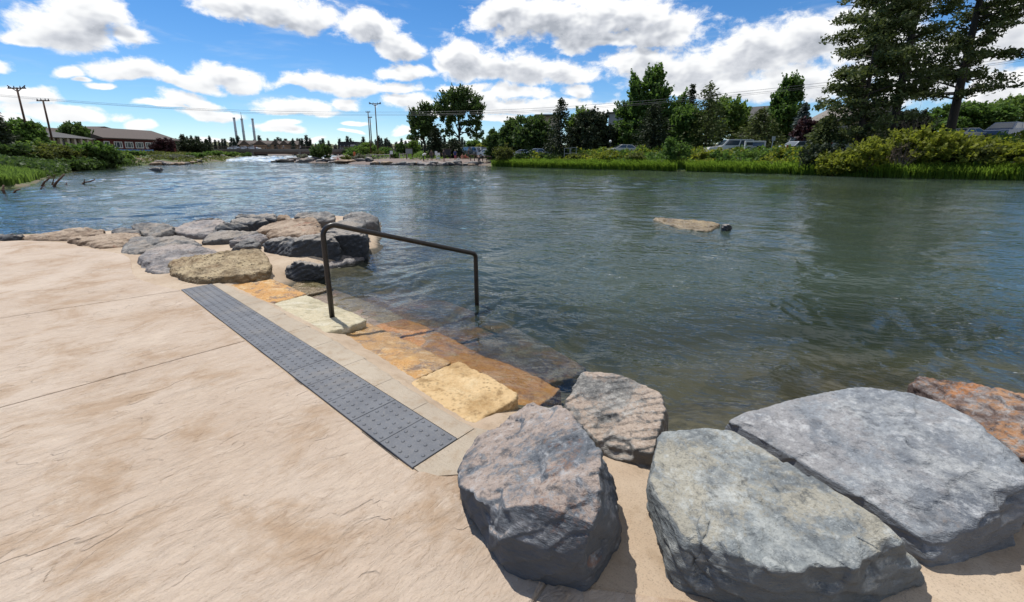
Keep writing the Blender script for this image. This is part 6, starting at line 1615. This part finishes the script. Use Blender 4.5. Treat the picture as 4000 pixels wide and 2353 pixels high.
# ---------------------------------------------------------------- people on the far beach
def person_mesh(pose, hat=None, shirt=(.1, .1, .1), pants=(.03, .03, .04), skin=(.42, .25, .17)):
    """one continuous body: limbs as tapered tubes and a head fused by a voxel remesh"""
    mb = MB()
    def limb(pts, rad): mb.tube(pts, rad, 8)
    if pose == 'stand':
        hipz, tilt, hd = .92, 0.0, np.array([0, -.02, 1.62])
        limb([(-.09, 0, .03), (-.09, .01, .48), (-.08, 0, .9)], [.055, .065, .095]); limb([(.10, -.04, .03), (.10, -.03, .48), (.08, 0, .9)], [.055, .065, .095])
        limb([(0, 0, .86), (0, 0, 1.1), (0, 0, 1.38), (0, -.01, 1.5)], [.15, .14, .17, .06])
        limb([(-.19, 0, 1.40), (-.25, .02, 1.12), (-.22, -.1, .88)], [.055, .045, .035]); limb([(.19, 0, 1.40), (.26, .02, 1.12), (.23, -.1, .88)], [.055, .045, .035])
    elif pose == 'bend':
        hd = np.array([.48, 0, 1.12])
        limb([(-.05, -.1, .03), (-.02, -.1, .48), (-.08, -.06, .9)], [.055, .065, .095]); limb([(.12, .1, .03), (.12, .1, .48), (-.04, .06, .9)], [.055, .065, .095])
        limb([(-.06, 0, .9), (.1, 0, 1.06), (.30, 0, 1.12), (.42, 0, 1.1)], [.15, .15, .16, .06])
        limb([(.28, -.18, 1.1), (.36, -.2, .85), (.42, -.12, .62)], [.055, .045, .035]); limb([(.28, .18, 1.1), (.38, .2, .85), (.44, .12, .62)], [.055, .045, .035])
    else:
        hd = np.array([0, -.02, .78])
        limb([(-.1, -.62, .05), (-.12, -.36, .36), (-.09, 0, .12)], [.05, .06, .09]); limb([(.12, -.6, .05), (.12, -.34, .38), (.09, 0, .12)], [.05, .06, .09])
        limb([(0, 0, .08), (0, .03, .3), (0, .02, .55), (0, 0, .66)], [.15, .14, .165, .06])
        limb([(-.19, 0, .56), (-.26, -.08, .34), (-.2, -.25, .3)], [.05, .045, .035]); limb([(.19, 0, .56), (.27, .06, .3), (.28, .12, .06)], [.05, .045, .035])
    V, F = [], []
    for i in range(7):
        for j in range(10):
            th, ph = math.pi * i / 6, 2 * math.pi * j / 10; V.append(hd + np.array([.085 * math.sin(th) * math.cos(ph), .10 * math.sin(th) * math.sin(ph), .125 * math.cos(th)]))
    for i in range(6):
        for j in range(10): F.append((i * 10 + j, (i + 1) * 10 + j, (i + 1) * 10 + (j + 1) % 10, i * 10 + (j + 1) % 10))
    mb.add(V, F)
    o = mb.obj('body'); md = o.modifiers.new('r', 'REMESH'); md.mode = 'VOXEL'; md.voxel_size = .035
    me = bpy.data.meshes.new_from_object(o.evaluated_get(bpy.context.evaluated_depsgraph_get())); old = o.data; bpy.data.objects.remove(o); bpy.data.meshes.remove(old)
    for nm, c in (('skin', skin), ('shirt_cloth', shirt), ('pants_cloth', pants), ('hair_or_hat', hat or (.03, .02, .015))): me.materials.append(simple_mat(nm, c, .8))
    top = .86 if pose != 'sit' else .2; neck = hd[2] - .13
    for p in me.polygons:
        c = p.center; k = 2
        if c[2] > top: k = 1
        if abs(c[0]) > .215 and pose == 'stand' and c[2] < 1.2: k = 0
        if (c - Vector(hd)).length < .155: k = 3 if c[2] > hd[2] + .045 else 0
        if pose == 'stand' and c[2] < .42: k = 0
        p.material_index = k; p.use_smooth = True
    return me
def people():
    S = [('bend', 1653, 70, (.62, .62, .60), (.03, .03, .035), (.6, .6, .58), 'person in white top bending over at the left of the beach', 30), ('stand', 1685, 69, (.08, .05, .05), (.03, .03, .04), None, 'person in dark clothes standing left of the white panel', 0),
         ('stand', 1733, 68.5, (.03, .03, .035), (.02, .02, .02), None, 'person in black standing by the dark kiosk', 40), ('stand', 1778, 69, (.04, .05, .16), (.42, .10, .12), (.5, .48, .3), 'person in navy top and pink shorts wearing a pale hat', 10),
         ('sit', 1790, 68, (.45, .42, .40), (.05, .05, .06), None, 'person sitting on the beach beside the one in navy', 20), ('stand', 1830, 72, (.03, .03, .03), (.03, .03, .035), None, 'person in black standing at the left end of the ramp railing', 90),
         ('sit', 1806, 73, (.35, .15, .10), (.30, .12, .08), None, 'person in red sitting in front of the ramp railing', 0), ('sit', 1818, 73.5, (.38, .10, .07), (.2, .06, .05), None, 'person in bright red sitting next to the other red one', 60),
         ('bend', 1871, 67, (.25, .16, .12), (.04, .04, .05), None, 'person crouching on the rocks below the ramp railing', 120), ('stand', 1384, 88, (.62, .16, .05), (.35, .10, .05), None, 'person in bright orange on the shore by the rapids', 0),
         ('sit', 1318, 92, (.5, .12, .12), (.5, .48, .46), None, 'person in red and white sitting in the shallows below the bridge', 0)]
    for pose, px, Y, sh, pa, hat, lb, rz in S:
        b = place(px, Y); r = empty('person', b, lb, 'person', 'people on the far shore', rz=R(rz)); o = bpy.data.objects.new('body', person_mesh(pose, hat, sh, pa)); link(o, r)
    for k, (px, lb) in enumerate(((990, 'person in red walking on the bridge above the left pier'), (1030, 'person in brown walking on the bridge'), (1076, 'person in black on the middle of the bridge'), (1102, 'person in white top on the bridge'), (1168, 'person in pale top near the right bridge pier'))):
        c = [(.3, .06, .05), (.2, .12, .08), (.03, .03, .03), (.6, .6, .6), (.55, .56, .58)][k]
        r = empty('person', (D(px, 588, 149)[0], 150.2, 2.6), lb, 'person', 'people crossing the bridge'); o = bpy.data.objects.new('body', person_mesh('stand', None, c, (.05, .05, .07))); link(o, r)
people()

# ---------------------------------------------------------------- rocks of the far shores
def shore_rocks():
    rs = np.random.RandomState(12); protos = []
    for k in range(4):
        pts = [np.array([rs.normal(0, .5), rs.normal(0, .38), abs(rs.normal(0, .22))]) for _ in range(16)]; pts += [np.array([q[0], q[1], -.25]) for q in pts[:8]]
        o = make_rock('shore_rock', 'x', [pts], RM[['grey', 'lilac', 'red', 'dark'][k]], .09, 400 + k, 6, .06, .05, .04, .02, cat='rock'); protos.append(o)
    used = [False] * 4
    def put(px, Y, s, lb, g, z=None):
        k = rs.randint(4); o = protos[k] if not used[k] else protos[k].copy()
        if used[k]: COL.objects.link(o)
        used[k] = True
        b = D(px, 600, Y); zz = max(ground_at(b[0], Y), float(water_z(b[0], np.array(Y)))) if z is None else z
        o.location = (b[0], Y, zz - .1 * s); o.scale = (s * rs.uniform(.8, 1.5), s * rs.uniform(.7, 1.2), s * rs.uniform(.5, .9)); o.rotation_euler = (0, 0, rs.uniform(0, 6.28)); tag(o, lb, 'rock', g)
    for px in np.arange(1455, 1925, 15): put(px + rs.uniform(-5, 5), np.interp(px, [1350, 1500, 1700, 1900], [75.6, 70.2, 65.8, 67]) + rs.uniform(-.4, .6), rs.uniform(.55, 1.2), 'low brown rock edging the park beach at the water', 'rocks edging the park beach')
    for px in np.arange(1085, 1300, 13): put(px, 89 + rs.uniform(-3, 6), rs.uniform(.8, 1.7), 'brown rock of the islet in the rapids', 'rocks of the rapids islet')
    for px in np.arange(600, 900, 15): put(px, np.interp(px, [600, 700, 760, 830, 900], [68.5, 68.5, 79, 112, 132]) + rs.uniform(-1.5, 1), rs.uniform(.7, 1.4), 'dark rock on the stony left shore', 'rocks of the left shore')
    for px, Y in ((1330, 80), (1370, 79), (1410, 77), (1440, 75.5), (1300, 86)): put(px, Y, rs.uniform(1.0, 1.6), 'flat dark rock in the water near the park shore', 'rocks near the park shore')
shore_rocks()

# ---------------------------------------------------------------- driftwood in the left water
def driftwood():
    z = Zm(0, 300, 2.47); M_DRIFT = simple_mat('driftwood', (.13, .075, .055), .85, var=.3)
    def stick(label, pts, rad=.05, fork=None):
        P = [G(*z(pts[0][0], pts[0][1]), WATER - .02)]; Y = P[0][1]
        P += [D(*z(x, y), Y + k * .05) for k, (x, y) in enumerate(pts[1:], 1)]
        P[0] = P[0] - np.array([0, 0, .15]); b = P[0]
        r = empty('driftwood_branch', b, label, 'branch', 'driftwood in the left water')
        MB().tube([p - b for p in P], np.linspace(rad, rad * .5, len(P)), 6).obj('stem', M_DRIFT, r, smooth=True)
        if fork:
            f = [D(*z(x, y), Y) - b for x, y in fork]; MB().tube(f, [rad * .6] + [rad * .25] * (len(f) - 1), 5).obj('fork', M_DRIFT, r)
    stick('leaning branch nearest the reed grass', [(385, 1055), (430, 1015), (478, 982)], .06, [(450, 1000), (475, 975), (525, 972)])
    stick('longest leaning branch with a white twig', [(498, 1060), (545, 1020), (622, 942)], .07, [(505, 1045), (518, 990), (530, 945)])
    stick('short stub between the longer branches', [(618, 1042), (645, 1024)], .05)
    stick('curved forked branch furthest right in the water', [(770, 1040), (815, 1020), (870, 1012), (916, 992)], .06, [(812, 1020), (817, 988)])
    stick('low branch at the left edge of the water', [(105, 1122), (150, 1100), (195, 1085)], .05)
    stick('twisted stump at the left edge of the water', [(40, 1124), (28, 1085), (35, 1045)], .06, [(30, 1090), (12, 1100)])
    stick('thin twig below the leaning branch', [(368, 1086), (400, 1072), (435, 1047)], .035)
driftwood()
